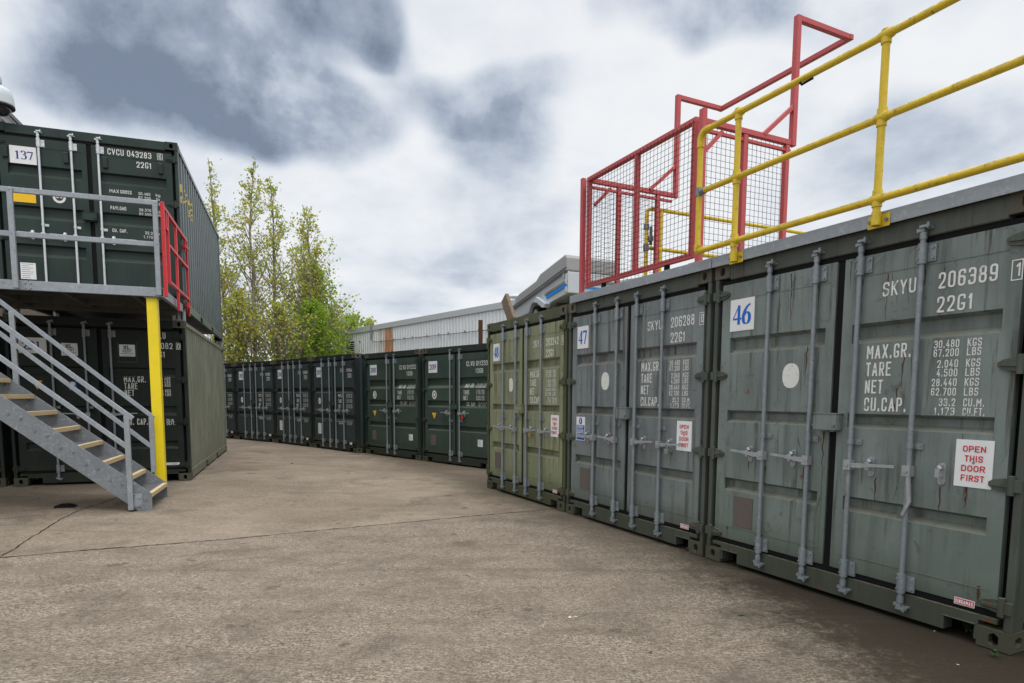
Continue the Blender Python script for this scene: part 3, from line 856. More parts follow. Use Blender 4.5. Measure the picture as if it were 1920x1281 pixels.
def container(label, loc, rz, sty, pm, fm, sidem=None, group=None, near=False, barm='bar', hdrop=None, deep=True, tilt=0):
    root = empty('shipping_container', loc, rz, label, 'shipping container', group)
    if tilt: root.rotation_euler = (0, tilt, rz)
    S = STY[sty]; k = sty + pm; bv = .0035 if near else 0
    sm = sidem or pm
    for s_ in (0, 1):
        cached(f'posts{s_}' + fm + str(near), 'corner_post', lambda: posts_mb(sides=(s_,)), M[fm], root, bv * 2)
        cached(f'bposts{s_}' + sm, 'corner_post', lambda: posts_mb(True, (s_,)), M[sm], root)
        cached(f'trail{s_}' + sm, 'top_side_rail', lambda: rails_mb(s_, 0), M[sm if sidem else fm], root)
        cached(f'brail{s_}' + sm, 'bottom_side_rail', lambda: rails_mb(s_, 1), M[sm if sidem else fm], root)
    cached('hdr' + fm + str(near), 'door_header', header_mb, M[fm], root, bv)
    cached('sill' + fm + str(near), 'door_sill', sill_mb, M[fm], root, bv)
    for ox, s_ in ((0, 'L'), (W_ - .178, 'R')):
        for oz in (0.002, H_ - .118):
            for bk in (False, True):
                cached(f'cast{fm}{ox}{oz}{bk}{near}', 'corner_casting', lambda: casting_mb(ox, oz, s_, bk), [M['casting'] if fm != 'bottle' else M[fm], M['hole']], root, bv * 1.5 if not bk else 0)
    for gi, gb in enumerate(((.049, W_ - .049, YD + .068, YD + .085, .185, 2.45), (1.199, 1.251, YD + .012, YD + .0515, .2, 2.45), (.09, 2.348, YD + .004, YD + .0515, 2.4175, 2.448), (.09, 2.348, YD + .006, YD + .0515, .186, .2245))):
        cached(f'gask{gi}', 'door_gasket', lambda: MB().box(*gb), M['rubber'], root)
    for s_ in 'LR':
        cached('wall' + s_ + sm, 'side_wall', lambda: wall_mb(s_), M[sm], root)
    cached('roof' + pm, 'roof', roof_mb, M[pm], root)
    cached('back' + pm, 'rear_wall', back_mb, M[pm], root)
    doors = []
    for nm, D_ in (('L', DL), ('R', DR)):
        d = cached('door' + nm + k + str(near), 'door', lambda: door_mb(S, D_), M[pm], root)
        doors.append(d)
        for i, x in enumerate(S['bars']):
            if (x < 1.2) != (nm == 'L'): continue
            cached(f'bar{i}{sty}{barm}', 'lock_bar', lambda: lockbar_mb(S, x), M[barm], d)
            if not deep: continue
            drop = hdrop == i
            lg = .33 if sty != 'D' or nm == 'L' else .46
            cached(f'hnd{i}{sty}{barm}{drop}', 'door_handle', lambda: handle_mb(S, x, -1 if nm == 'L' else 1, lg, drop), M['handle' if barm == 'bar' else barm], d)
        for z in (2.33, 1.645, .965, .262):
            cached(f'hinge{nm}{z}{pm}', 'hinge', lambda: hinge_mb(nm, z), M[fm], d)
    # lock box over the joint of the doors
    def lb():
        m_ = MB(); z0 = 1.225 if sty not in ('D',) else 1.285
        m_.box(1.118, 1.302, YD - .075, YD - .0008, z0, z0 + .115)
        m_.box(1.112, 1.308, YD - .081, YD - .0008, z0 + .1152, z0 + .121)
        m_.tube([(1.285, YD - .09, z0 + .04), (1.285, YD - .07, z0 + .04)], .014, 8)
        m_.box(1.15, 1.27, YD - .05, YD - .002, z0 - .012, z0 - .0005)
        return m_
    cached(f'lb{sty}{pm}{near}', 'lock_box', lb, M[pm], doors[0], bv)
    return root, doors, S


def vent(door, x0, x1, z0, z1, m='brown'):
    mb = MB().box(x0, x1, YD - .0045, YD - .0005, z0, z1)
    for x, z in ((x0 + .012, z0 + .012), (x1 - .012, z0 + .012), (x0 + .012, z1 - .012), (x1 - .012, z1 - .012), (x0 + .012, (z0 + z1) / 2), (x1 - .012, (z0 + z1) / 2)):
        mb.tube([(x, YD - .007, z), (x, YD - .0035, z)], .005, 6)
    return mb.build('data_plate', M[m], door)


def open_sign(door, x0=2.068, z0=.928, w_=.206, h_=.282):
    mb = MB(); y = YD - .0045
    mb.box(x0, x0 + w_, y, y + .004, z0, z0 + h_)
    cx = x0 + w_ / 2
    for i, (s, ww) in enumerate((('OPEN', .125), ('THIS', .10), ('DOOR', .13), ('FIRST', .128))):
        text(mb, s, cx - ww / 2, z0 + h_ - .072 - i * .058, .037, ww, .17, lambda z: y, 1, cw=.75, R_=.4)
    mb.tube([(cx, y - .004, z0 + h_ * .52), (cx, y + .001, z0 + h_ * .52)], .007, 8, 2)
    return mb.build('door_notice', [M['white'], M['redink'], M['cam']], door)


def maker_sticker(door, x0=2.118, z0=.208, wd=.115, h_=.042):
    mb = MB(); y = YD - .0018
    mb.box(x0, x0 + wd, y, y + .0012, z0, z0 + h_)
    mb.box(x0 + .004, x0 + wd - .004, y - .0006, y - .0001, z0 + .004, z0 + h_ - .004, 1)
    text(mb, 'SINGAMAS', x0 + .008, z0 + .009, .024, wd - .016, .17, lambda z: y - .0002, 0, cw=.7)
    return mb.build('maker_sticker', [M['white'], M['redink']], door)


def runs(door, spec, m='rustm', name='rust_streak'):
    """thin ragged runs of rust or scratches: (x, z_top, z_bottom, width, lean)"""
    mb = MB(); rnd = random.Random(len(spec) * 7 + int(spec[0][1] * 100))
    for (x, zt, zb, wd, lean) in spec:
        n = max(5, int((zt - zb) / .03)); vs = []
        Dep.k = (Dep.k + 1) % 12; y = YD - .0012 - Dep.k * 4e-5
        for i in range(n + 1):
            t = i / n
            ww = .65 * wd * (.35 + .8 * rnd.random()) * (1 - .75 * t) / 2
            xx = x + lean * t + rnd.uniform(-.25, .25) * wd
            vs += [(xx - ww, y, zt + (zb - zt) * t), (xx + ww, y, zt + (zb - zt) * t)]
        mb.add(vs, [(2 * i, 2 * i + 1, 2 * i + 3, 2 * i + 2) for i in range(n)])
    return mb.build(name, M[m], door, fixn=False)


# right row ------------------------------------------------------------------
RX, RY, RA, RS = -.4015, 10.1367, -1.1178, 2.4804
dR = Vector((cos(RA), sin(RA), 0)); nR = Vector((-sin(RA), cos(RA), 0))
def RP(u, w_, z): return Vector((RX, RY, 0)) + dR * u + nR * w_ + Vector((0, 0, z))
GR = 'shipping containers of the storage yard'

c46, d46, S46 = container('grey-green shipping container numbered 46 with one lock handle hanging down, nearest on the right', RP(2 * RS, 0, 0), RA, 'A', 'grey', 'grey_frame', group=GR, near=True, hdrop=3)
sign(d46[0], 'num', .188, .45, 2.014, 2.278, 'blue', '46')
lines(WSKY('206389', '1'), d46[1], S46)
mb = MB(); oval(mb, .836, 1.624, .078, .095, YD - .0016); mb.build('painted_oval', M['lett'], d46[0], fixn=False)
vent(d46[0], .305, .516, .353, .614); open_sign(d46[1]); maker_sticker(d46[1])
runs(d46[0], [(.80, 2.40, 2.05, .022, .01), (.835, 2.38, 2.2, .012, .0), (.775, 2.3, 2.12, .008, .01), (.975, 1.84, 1.55, .02, -.01), (.955, 1.80, 1.62, .010, 0), (.93, 1.66, 1.5, .008, 0), (1.01, 1.7, 1.5, .008, .01), (.7, 1.42, 1.37, .01, 0), (1.145, 1.24, .95, .03, .01), (1.16, .95, .3, .008, -.01)])
runs(d46[0], [(.845, 1.73, 1.30, .006, -.05), (.61, 1.53, 1.37, .008, -.05), (.39, 1.25, 1.19, .006, 0), (.93, 1.15, 1.06, .012, .03), (1.15, .72, .6, .01, -.03), (.25, .60, .42, .005, .0)], 'scratch', 'scratch')
runs(d46[1], [(1.575, 2.27, 1.97, .014, -.005), (1.60, 2.27, 2.14, .007, .02), (1.70, 2.2, 2.06, .008, .02), (1.93, 2.25, 2.1, .010, -.02), (1.99, 2.22, 2.14, .008, .04), (1.97, 2.3, 2.24, .006, .03), (1.72, 1.80, 1.52, .014, -.02), (1.76, 1.76, 1.5, .008, .01), (1.68, 1.52, 1.43, .02, 0), (1.66, 1.42, 1.36, .02, .03), (1.70, 1.68, 1.44, .008, .02), (2.10, 1.24, 1.05, .006, 0), (2.14, .93, .8, .03, 0)])
runs(d46[0], [(.625, 2.41, 2.33, .03, 0), (1.05, 2.27, 2.1, .022, .005), (.63, .90, .66, .02, .004), (.99, .93, .70, .016, 0), (.45, .93, .84, .018, 0), (.24, .34, .24, .03, 0)])
runs(d46[1], [(1.39, 2.27, 2.05, .020, .004), (1.81, 2.27, 2.08, .022, -.004), (1.57, .92, .74, .02, 0), (1.99, .91, .72, .022, .004), (1.36, .6, .3, .016, 0), (2.24, .35, .24, .04, 0), (1.30, 2.4, 2.2, .012, 0)])
runs(d46[1], [(1.44, 1.63, 1.44, .007, .13), (1.70, 1.50, 1.44, .006, .05), (1.72, .88, .78, .008, -.02), (2.0, 2.17, 2.09, .006, -.08), (1.50, 1.93, 1.86, .006, .02)], 'scratch', 'scratch')

c47, d47, S47 = container('grey shipping container numbered 47 with a blue and white notice on its left door', RP(RS, 0, 0), RA, 'A', 'grey2', 'grey_frame', group=GR, near=True)
sign(d47[0], 'num', .20, .44, 2.03, 2.29, 'blue', '47')
lines(WSKY('206288', '0'), d47[1], S47)
mb = MB(); oval(mb, .80, 1.635, .078, .10, YD - .0016); mb.build('painted_oval', M['lett'], d47[0], fixn=False)
vent(d47[0], .305, .51, .353, .61); open_sign(d47[1], 2.03, .95); maker_sticker(d47[1])
def keep_sign():
    mb = MB(); y = YD - .0045; x0, x1, z0, z1 = .205, .395, .935, 1.218
    mb.box(x0, x1, y, y + .004, z0, z1)
    mb.add([(x0 + .008, y - .0004, z0 + .095), (x1 - .008, y - .0004, z0 + .095), (x1 - .008, y - .0004, z0 + .185), (x0 + .008, y - .0004, z0 + .185)], [(0, 1, 2, 3)], 1)
    mb.add([(x0 + .008, y - .0004, z0 + .008), (x1 - .008, y - .0004, z0 + .008), (x1 - .008, y - .0004, z0 + .088), (x0 + .008, y - .0004, z0 + .088)], [(0, 1, 2, 3)], 1)
    oval(mb, .30, z0 + .233, .036, .04, y - .0005, 1)
    text(mb, '!', .288, z0 + .21, .05, .024, .3, lambda z: y - .0004, 0)
    text(mb, 'KEEP', .235, z0 + .145, .033, .13, .2, lambda z: y - .0002, 0, cw=.7)
    text(mb, 'CLEAR', .23, z0 + .102, .033, .14, .2, lambda z: y - .0002, 0, cw=.7)
    text(mb, 'at all times', .225, z0 + .035, .026, .15, .2, lambda z: y - .0002, 0, cw=.7)
    return mb.build('mandatory_notice', [M['white'], M['signblue']], d47[0])
keep_sign()
def padlock(door, x, z, m='brass'):
    mb = MB(); y = YD - .06
    mb.box(x - .026, x + .026, y - .012, y + .010, z - .075, z - .025)
    mb.tube([(x - .017, y, z - .03), (x - .017, y, z), (x - .009, y, z + .014), (x + .009, y, z + .014), (x + .017, y, z), (x + .017, y, z - .03)], .0055, 8)
    mb.build('padlock', M[m], door, bevel=.004)
padlock(d47[1], 1.955, .98, 'cam')
runs(d47[1], [(1.76, 1.60, 1.44, .014, .02), (1.80, 1.5, 1.42, .014, 0), (1.5, 2.3, 2.2, .006, 0), (1.95, .92, .8, .012, 0), (1.5, .95, .8, .02, 0)])
runs(d47[0], [(.4, 1.36, 1.22, .012, 0), (.8, .72, .6, .02, 0), (1.0, 2.1, 2.0, .01, 0), (.56, 1.55, 1.47, .008, 0)])

c48, d48, S48 = container('faded olive green shipping container numbered 48 with a camping trailer on its roof', RP(0, 0, 0), RA, 'A', 'olive', 'olive_frame', group=GR, near=True)
sign(d48[0], 'num', .215, .44, 2.0, 2.265, 'blue', '48')
lines(WSKY('203242', '1'), d48[1], S48)
mb = MB(); oval(mb, .84, 1.63, .075, .10, YD - .0016, 0, (2.6, 4.0, .78)); mb.build('painted_oval', M['lett'], d48[0], fixn=False)
vent(d48[0], .29, .50, .353, .60); open_sign(d48[1], 2.05, .94); maker_sticker(d48[1])
padlock(d48[1], 1.55, .98)
runs(d48[0], [(.80, 2.3, 1.9, .03, .0), (.87, 1.44, 1.36, .02, -.02), (.35, .5, .3, .01, 0), (.9, .55, .3, .01, 0)], 'scratch', 'scratch')
runs(d48[1], [(1.56, 2.05, 1.9, .014, .08), (1.68, 1.52, 1.36, .012, -.05), (1.62, 1.5, 1.42, .02, .04), (2.05, .42, .3, .012, 0), (2.2, .92, .7, .01, 0), (2.1, .9, .75, .01, 0)], 'scratch', 'scratch')
for dd in (d46, d47, d48):
    for d_ in dd:
        pass
container('dark shipping container at the right edge of the picture, set back beside container 46', RP(3 * RS + .3, 2.6, 0), RA, 'A', 'slate', 'slate_frame', group=GR, deep=False)

# dark green pair at the back ------------------------------------------------
BA = -.8148; dB = Vector((cos(BA), sin(BA), 0)); nB = Vector((-sin(BA), cos(BA), 0)); B0 = Vector((-3.859, 16.612, -.0387))
def tri_sticker(door, cx, zt, w_=.17, h_=.14):
    mb = MB(); y = YD - .0018
    mb.add([(cx - w_ / 2, y, zt), (cx + w_ / 2, y, zt), (cx, y, zt - h_)], [(0, 1, 2)])
    mb.box(cx - .006, cx + .006, y - .001, y - .0004, zt - .075, zt - .03, 1)
    return mb.build('warning_triangle', [M['yelsign'], M['black']], door, fixn=False)
def ring(door, cx, cz, rx, rz, y=None, m='lett', txt=None):
    mb = MB(); n = 28; y = (YD - .0016) if y is None else y
    vs = []
    for k in range(n):
        a = 2 * pi * k / n
        for q in (1, .62): vs.append((cx + rx * q * cos(a), y, cz + rz * q * sin(a)))
    mb.add(vs, [(2 * k, 2 * k + 1, (2 * k + 3) % (2 * n), (2 * k + 2) % (2 * n)) for k in range(n)])
    if txt: text(mb, txt, cx - rx * .45, cz - rz * .2, rz * .5, rx * .9, .2, lambda z: y)
    else: mb.tube([(cx, y, cz - rz * .35), (cx, y - .0003, cz + rz * .35)], rx * .22, 6)
    return mb.build('emblem_sticker', M[m], door, fixn=False)
def paper(door, x0, x1, z0, z1, n=6):
    mb = MB(); y = YD - .0018
    mb.box(x0, x1, y, y + .0012, z0, z1)
    rnd = random.Random(int(x0 * 997 + z0 * 131))
    for i in range(n):
        z = z1 - (i + .7) * (z1 - z0) / (n + .5)
        mb.box(x0 + .015, x1 - .015 - rnd.random() * (x1 - x0) * .35, y - .0006, y - .0001, z - .003, z + .003, 1)
    return mb.build('paper_notice', [M['white'], M['cam']], door)

for i, (off, num, idn) in enumerate(((.04, '208', '011332'), (2.47 + .12, '209', '011333'))):
    P = B0 + dB * off
    c, d, S = container(f'dark green two-bar shipping container numbered {num}, ' + ('left of container 209' if i == 0 else 'partly hidden behind olive container 48'), P, BA, 'C', 'green', 'green_frame', group=GR)
    sign(d[0], 'num', .24, .56, 2.03, 2.29, 'navy', num)
    lines(CLVU(idn), d[1], S); ring(d[0], .45, 1.535, .085, .10)
    tri_sticker(d[0], .44, 1.13); paper(d[1], 1.97, 2.13, .45, .60); vent(d[0], .31, .50, .39, .63)
    if i == 1: padlock(d[1], 1.52, 1.09, 'redink')

# slate row of three and a half ------------------------------------------------
for i, (x, y, a, num, idn, lab) in enumerate(((-9.4285, 21.6709, -.684, '205', '118063', 'dark slate shipping container numbered 205, leftmost of the back row with its number showing'),
                                        (-7.5135, 20.1104, -.7965, '206', '118066', 'dark slate shipping container numbered 206, between 205 and 207'),
                                        (-5.7573, 18.3156, -.806, '207', '116944', 'dark slate shipping container numbered 207, beside the green container 208'),
                                        (-11.345, 23.237, -.684, '204', '118062', 'dark slate shipping container half hidden by the left container stack, end of the back row'))):
    c, d, S = container(lab, (x, y, -.026), a, 'B', 'slate', 'slate_frame', group=GR)
    sign(d[0], 'num', .27, .58, 2.01, 2.285, 'navy', num)
    lines(PSSU(idn), d[1], S)
    mb = MB(); oval(mb, .42, 1.35, .07, .088, YD - .0016); mb.box(.405, .43, YD - .0026, YD - .0019, 1.32, 1.37, 1); mb.build('painted_oval', [M['lett'], M['slate']], d[0], fixn=False)
    if i in (1, 2): paper(d[0], .30, .49, .42, .72, 9)
    paper(d[1], 2.06, 2.18, .198, .262, 2)

# left stack ------------------------------------------------------------------
LB = -.33326; tL = Vector((cos(LB), -sin(LB), 0)); nL = Vector((sin(LB), cos(LB), 0)); ZL = .0557; H2 = 2.7522
OL = Vector((-7.59254, 9.58124, 0))
RZL = -LB
def LP(u, w_, z): return OL + tL * u + nL * w_ + Vector((0, 0, z + ZL))

c137, d137, S137 = container('dark green shipping container numbered 137, upper one of the left stack', LP(0, 0, H2), RZL, 'D', 'bottle', 'bottle', 'bottle_lit_side', group=GR, near=True, barm='barnew')
mb = sign(d137[0], 'x', .221, .553, 2.031, 2.279); serif(mb, '137', .275, .515, 2.095, 2.215, YD - .0045, 1); mb.build('number_sign', [M['white'], M['navy']], d137[0])
mb = MB(); mb.box(.198, .513, YD - .0045, YD - .0005, 1.48, 1.682)
text(mb, 'CLEVELAND', .225, 1.634, .040, .24, .22, lambda z: YD - .0045, 1, cw=.75)
mb.build('company_sign', [M['yelsign'], M['black']], d137[0])
ring(d137[0], .81, 1.60, .085, .088, txt='CFA')
lines([('CVCU', 1.474, 2.305, .088, .217), ('043283', 1.736, 2.305, .088, .33), ('@box', 2.148, 2.305, 2.223, 2.40), ('6', 2.168, 2.318, .068, .036), ('22G1', 1.857, 2.155, .088, .205),
       ('MAX', 1.474, 1.74, .052, .125), ('GROSS', 1.62, 1.74, .052, .152), ('30.480', 1.864, 1.745, .042, .165), ('kg', 2.105, 1.745, .042, .06), ('67.200', 1.864, 1.683, .042, .165), ('lb', 2.105, 1.683, .042, .05),
       ('TARE', 1.474, 1.62, .052, .12), ('2.110', 1.89, 1.62, .042, .14), ('kg', 2.105, 1.62, .042, .06), ('PAYLOAD', 1.476, 1.49, .052, .21), ('28.370', 1.864, 1.50, .042, .165), ('kg', 2.105, 1.50, .042, .06),
       ('62.550', 1.864, 1.437, .042, .165), ('lb', 2.105, 1.437, .042, .05), ('CU. CAP.', 1.486, 1.152, .052, .20), ('33.2', 1.93, 1.155, .042, .105), ('cu m', 2.09, 1.155, .042, .09), ('1.170', 1.91, 1.092, .042, .125), ('cu ft', 2.09, 1.092, .042, .09)], d137[1], S137)
paper(d137[0], .262, .456, .364, .604, 8)
def ventbox(door, x, z):
    mb = MB().prism([(YD - .0005, z - .09), (YD - .03, z - .075), (YD - .038, z + .07), (YD - .0005, z + .09)], 'x', x - .032, x + .032)
    mb.build('air_vent', M['bottle'], door, bevel=.006)
for x in (.168, .93): ventbox(d137[0], x, 2.18)
for x in (1.44, 2.19): ventbox(d137[1], x, 2.17)
# yellow lettering on the long side, following the corrugations
def side_text(parent):
    mb = MB()
    def dep(y):
        q = (y - .131) % .278
        f = 0 if q < .072 else ((q - .072) / .068 if q < .14 else (1 if q < .21 else max(0, 1 - (q - .21) / .068)))
        return W_ - .014 - f * .048
    for s, y0, z0, h, wd in (('CLEVELAND', .22, 1.95, .13, 1.35), ('CONTAINERS', .22, 1.78, .11, 1.35)):
        tmp = MB(); text(tmp, s, y0, z0, h, wd, .24, lambda z: 0., cw=.8)
        mb.add([(dep(a) - b + .001, a, c) for a, b, c in tmp.v], tmp.f)
    mb.build('side_lettering', M['yellet'], parent, fixn=False)
side_text(c137)

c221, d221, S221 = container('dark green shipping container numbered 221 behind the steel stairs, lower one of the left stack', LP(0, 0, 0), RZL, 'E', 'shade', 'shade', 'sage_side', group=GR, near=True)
mb = sign(d221[0], 'x', .169, .528, 2.018, 2.253); serif(mb, '221', .22, .46, 2.07, 2.20, YD - .0045, 1); mb.build('number_sign', [M['white'], M['navy']], d221[0])
def xl(door, x0, x1, z0, z1):
    mb = MB(); y = YD - .0045; mb.box(x0, x1, y, y + .004, z0, z1); cx = (x0 + x1) / 2
    text(mb, 'XL', cx - .05, z1 - .075, .06, .095, .2, lambda z: y, 1, cw=.9); text(mb, 'VENT', cx - .065, z1 - .125, .042, .13, .14, lambda z: y, 1, cw=.8)
    mb.box(x0 + .02, x1 - .02, y - .0006, y - .0001, z0 + .040, z0 + .047, 1); mb.box(x0 + .06, x1 - .05, y - .0006, y - .0001, z0 + .012, z0 + .016, 1)
    mb.build('vent_sticker', [M['white'], M['black']], door)
xl(d221[0], .715, .933, 1.995, 2.184); xl(d221[1], 1.492, 1.711, 2.002, 2.187)
MB().box(1.47, 1.745, YD - .02, YD - .0005, 1.90, 1.925).box(1.47, 1.488, YD - .012, YD - .0005, 1.925, 2.22).box(1.727, 1.745, YD - .012, YD - .0005, 1.925, 2.22).build('vent_frame', M['slate'], d221[1])
tri_sticker(d221[0], .376, 1.608, .14, .138)
mb = MB(); y = YD - .0045; mb.box(.785, .894, y, y + .004, 1.466, 1.606); oval(mb, .84, 1.56, .035, .033, y - .0004, 1); text(mb, 'KEEP', .80, 1.50, .02, .08, .2, lambda z: y, 1); text(mb, 'CLEAR', .80, 1.475, .018, .08, .2, lambda z: y, 1)
mb.build('mandatory_notice', [M['signblue'], M['white']], d221[0])
lines([('TCLU', 1.95, 2.295, .10, .20), ('118082', 1.93, 2.135, .096, .315), ('@box', 2.295, 2.13, 2.36, 2.235), ('0', 2.31, 2.143, .078, .036), ('22G1', 1.93, 1.998, .096, .20),
       ('MAX.GR.', 1.535, 1.598, .095, .305), ('TARE', 1.535, 1.489, .095, .185), ('NET', 1.535, 1.382, .095, .135), ('CU. CAP.', 1.54, .922, .10, .30),
       ('30.480', 1.93, 1.64, .048, .15), ('KGS', 2.109, 1.64, .048, .08), ('67.200', 1.93, 1.585, .048, .15), ('LBS', 2.109, 1.585, .048, .08), ('2.040', 1.95, 1.53, .048, .13), ('KGS', 2.109, 1.53, .048, .08),
       ('28.440', 1.93, 1.44, .048, .15), ('KGS', 2.109, 1.44, .048, .08), ('62.700', 1.93, 1.385, .048, .15), ('LBS', 2.109, 1.385, .048, .08), ('33.2', 1.97, .965, .048, .10), ('CU.M.', 2.11, .965, .048, .115), ('1.173', 1.95, .915, .048, .12), ('CU.FT.', 2.11, .915, .048, .12)], d221[1], S221)
mb = MB(); mb.box(2.0, 2.271, YD - .0018, YD - .0004, .262, .30); text(mb, 'CONTAINER', 2.02, .27, .02, .22, .16, lambda z: YD - .0018, 1, cw=.7); mb.build('maker_sticker', [M['white'], M['navy']], d221[1])
container('dark shipping container at the left edge of the picture, beside container 221', LP(-2.56, .05, 0), RZL, 'B', 'slate', 'slate_frame', group=GR, deep=False)
# spacer blocks between the two stacked containers
for i, (u, w_) in enumerate(((0, 0), (W_ - .178, 0), (0, L_ - .162), (W_ - .178, L_ - .162))):
    mb = MB()
    mb.box(0, .178, 0, .16, 0, .014).box(0, .178, 0, .16, H2 - H_ - .016, H2 - H_ - .002).box(0, .03, .01, .15, .014, H2 - H_ - .016).box(.148, .178, .01, .15, .014, H2 - H_ - .016).box(.075, .1, .01, .15, .014, H2 - H_ - .016)
    P = LP(u, w_, H_ + .001)
    o = mb.build('stacking_spacer', M['galv'], loc=P, bevel=.003); o.rotation_euler = (0, 0, RZL)
    tag(o, ['steel spacer block between containers 137 and 221, front left corner', 'pale steel spacer block between containers 137 and 221, behind the top of the yellow post',
            'steel spacer block between containers 137 and 221, rear left corner', 'steel spacer block between containers 137 and 221, rear right corner'][i], 'spacer block', 'spacers between the stacked containers')
def sh(mb, d):
    mb.v = [(a - d[0], b - d[1], c - d[2]) for a, b, c in mb.v]
    return mb


class Frame:
    """build in the coordinates of a container row, parts relative to the thing's base"""
    def __init__(s, P, rz, base, name, label, cat, group=None):
        s.base = base; s.root = empty(name, P(*base), rz, label, cat, group)
    def part(s, mb, name, m, bevel=0, parent=None, fixn=True):
        return sh(mb, s.base).build(name, m, parent or s.root, bevel, fixn)


# steel access platform of the left stack ------------------------------------
PF = Frame(LP, RZL, (1.0, -1.66, 2.72), 'access_platform', 'galvanised steel landing in front of container 137, resting on the yellow post', 'landing')
def channel(p, q, hgt, dep, inward, mb=None):
    """C channel along p-q (horizontal), web outside"""
    mb = mb or MB()
    (x0, y0), (x1, y1), z0 = p, q, hgt[0]
    z1 = hgt[1]
    if abs(y1 - y0) < 1e-6:
        a, b = (y0, y0 + .008 * inward), (y0 + .008 * inward, y0 + dep * inward)
        mb.box(x0, x1, min(a), max(a), z0, z1)
        mb.box(x0, x1, min(b), max(b), z0, z0 + .01); mb.box(x0, x1, min(b), max(b), z1 - .01, z1)
    else:
        a, b = (x0, x0 + .008 * inward), (x0 + .008 * inward, x0 + dep * inward)
        mb.box(min(a), max(a), y0, y1, z0, z1)
        mb.box(min(b), max(b), y0, y1, z0, z0 + .01); mb.box(min(b), max(b), y0, y1, z1 - .01, z1)
    return mb
mb = channel((.896, -1.68), (2.385, -1.68), (2.725, 2.845), .06, 1); PF.part(mb, 'edge_beam', M['galv'], .003)
mb = channel((-3.2, -1.68), (.888, -1.68), (2.725, 2.845), .06, 1); PF.part(mb, 'edge_beam', M['galv'], .003)
mb = channel((2.425, -1.68), (2.425, -.03), (2.725, 2.845), .055, -1); PF.part(mb, 'edge_beam', M['galv'], .003)
mb = MB()
for u in (.86, .915):
    for z in (2.755, 2.815): mb.tube([(u, -1.692, z), (u, -1.679, z)], .011, 6)
mb.box(.84, .94, -1.6795, -1.6725, 2.74, 2.83)
for z in (2.755, 2.815): mb.tube([(2.34, -1.69, z), (2.34, -1.679, z)], .009, 6)
PF.part(mb, 'splice_bolts', M['galv'])
mb = MB().box(-3.19, 2.37, -1.61, -.04, 2.815, 2.835); PF.part(mb, 'deck', M['under'])
for k in range(7):
    u = 2.0 - k * .82
    mb = MB(); mb.prism([(-1.61, 2.74), (-1.61, 2.813), (-.05, 2.813), (-.05, 2.70), (-.5, 2.70)], 'x', u, u + .06)
    PF.part(mb, 'joist', M['under'])
for b_ in ((-1.15, -1.12, 2.735, 2.8135), (-.62, -.59, 2.70, 2.8135), (-.16, -.10, 2.66, 2.8135)): PF.part(MB().box(-3.19, 2.36, *b_), 'cross_beam', M['under'])
# landing wing where the stairs arrive
mb = MB().box(-3.2, -.85, -2.82, -1.69, 2.80, 2.825); PF.part(mb, 'deck', M['under'])
mb = channel((-3.2, -2.84), (-.84, -2.84), (2.70, 2.82), .06, 1); PF.part(mb, 'edge_beam', M['galv'], .003)

for i, (u, w_) in enumerate(((-3.1, -1.6), (-3.1, -2.75), (-1.0, -2.75))):
    tag(MB().box(-.05, .05, -.05, .05, 0, 2.70 if w_ < -2 else 2.72).box(-.1, .1, -.1, .1, 0, .012).build('support_post', M['galv'], loc=LP(u, w_, -.01)),
        ['galvanised landing support post close to container 221, far left', 'outer left galvanised support post of the stair head', 'galvanised support post right under the top of the stairs'][i], 'post', 'landing support posts')

# yellow post
YP = Frame(LP, RZL, (2.27, -1.57, -.03), 'yellow_post', 'bright yellow steel post holding up the landing corner at the stairs foot', 'post')
PO = [(2.205, -1.635), (2.335, -1.635), (2.335, -1.505), (2.205, -1.505)]
mb = MB().prism(PO, 'z', .03, 2.71); YP.part(mb, 'shaft', M['yellowpost'], .006)
mb = MB().box(2.207, 2.333, -1.633, -1.507, -.02, .0295).box(2.16, 2.39, -1.68, -1.46, -.028, -.0205).tube([(2.32, -1.66, -.02), (2.32, -1.66, .0)], .012, 6).box(2.18, 2.36, -1.66, -1.48, 2.7105, 2.7205)
YP.part(mb, 'base_plate', M['galv'], .002)

# guard rail of the landing
HR = Frame(LP, RZL, (1.0, -1.70, 2.74), 'landing_railing', 'pale galvanised two-rail railing along the landing in front of container 137', 'railing')
for z, n in ((3.95, 'top_rail'), (3.41, 'mid_rail')):
    HR.part(MB().box(-3.2, 2.41, -1.722, -1.682, z - .032, z + .032), n, M['galv'], .004)
for u in (-.95, .775, 2.39):
    x = [u - .03, u + .03] if u < 2 else [2.352, 2.412]
    HR.part(MB().box(x[0], x[1], -1.764, -1.7225, 2.735, 3.965).tube([(u, -1.772, 3.94), (u, -1.762, 3.94)], .008, 6).tube([(u, -1.772, 3.41), (u, -1.762, 3.41)], .008, 6), 'post', M['galv'], .004)

# red side gate
RG = Frame(LP, RZL, (2.46, -1.0, 2.73), 'red_gate', 'bright red tubular side gate at the right end of the landing', 'gate')
x0, x1 = 2.442, 2.482
RG.part(MB().box(x0 - .005, x1, -1.715, -1.66, 2.73, 3.975), 'gate_post', M['redgate'], .004)
for b_ in ((-1.40, .36, 3.895, 3.94), (-1.35, .36, 3.465, 3.505), (-1.35, .36, 2.955, 2.995)): RG.part(MB().box(x0, x1, *b_), 'rail', M['redgate'], .003)
RG.part(MB().box(x0, x1, -1.6595, -1.40, 3.90, 3.94), 'rail', M['redgate'], .003)
for (w0, w1, z0, z1) in ((-1.40, -1.355, 2.95, 3.894), (-1.52, -1.48, 3.66, 3.899), (-.72, -.665, 2.66, 3.894), (.30, .36, 2.70, 3.894)):
    RG.part(MB().box(x0 + .003, x1 - .003, w0, w1, z0, z1), 'upright', M['redgate'], .003)
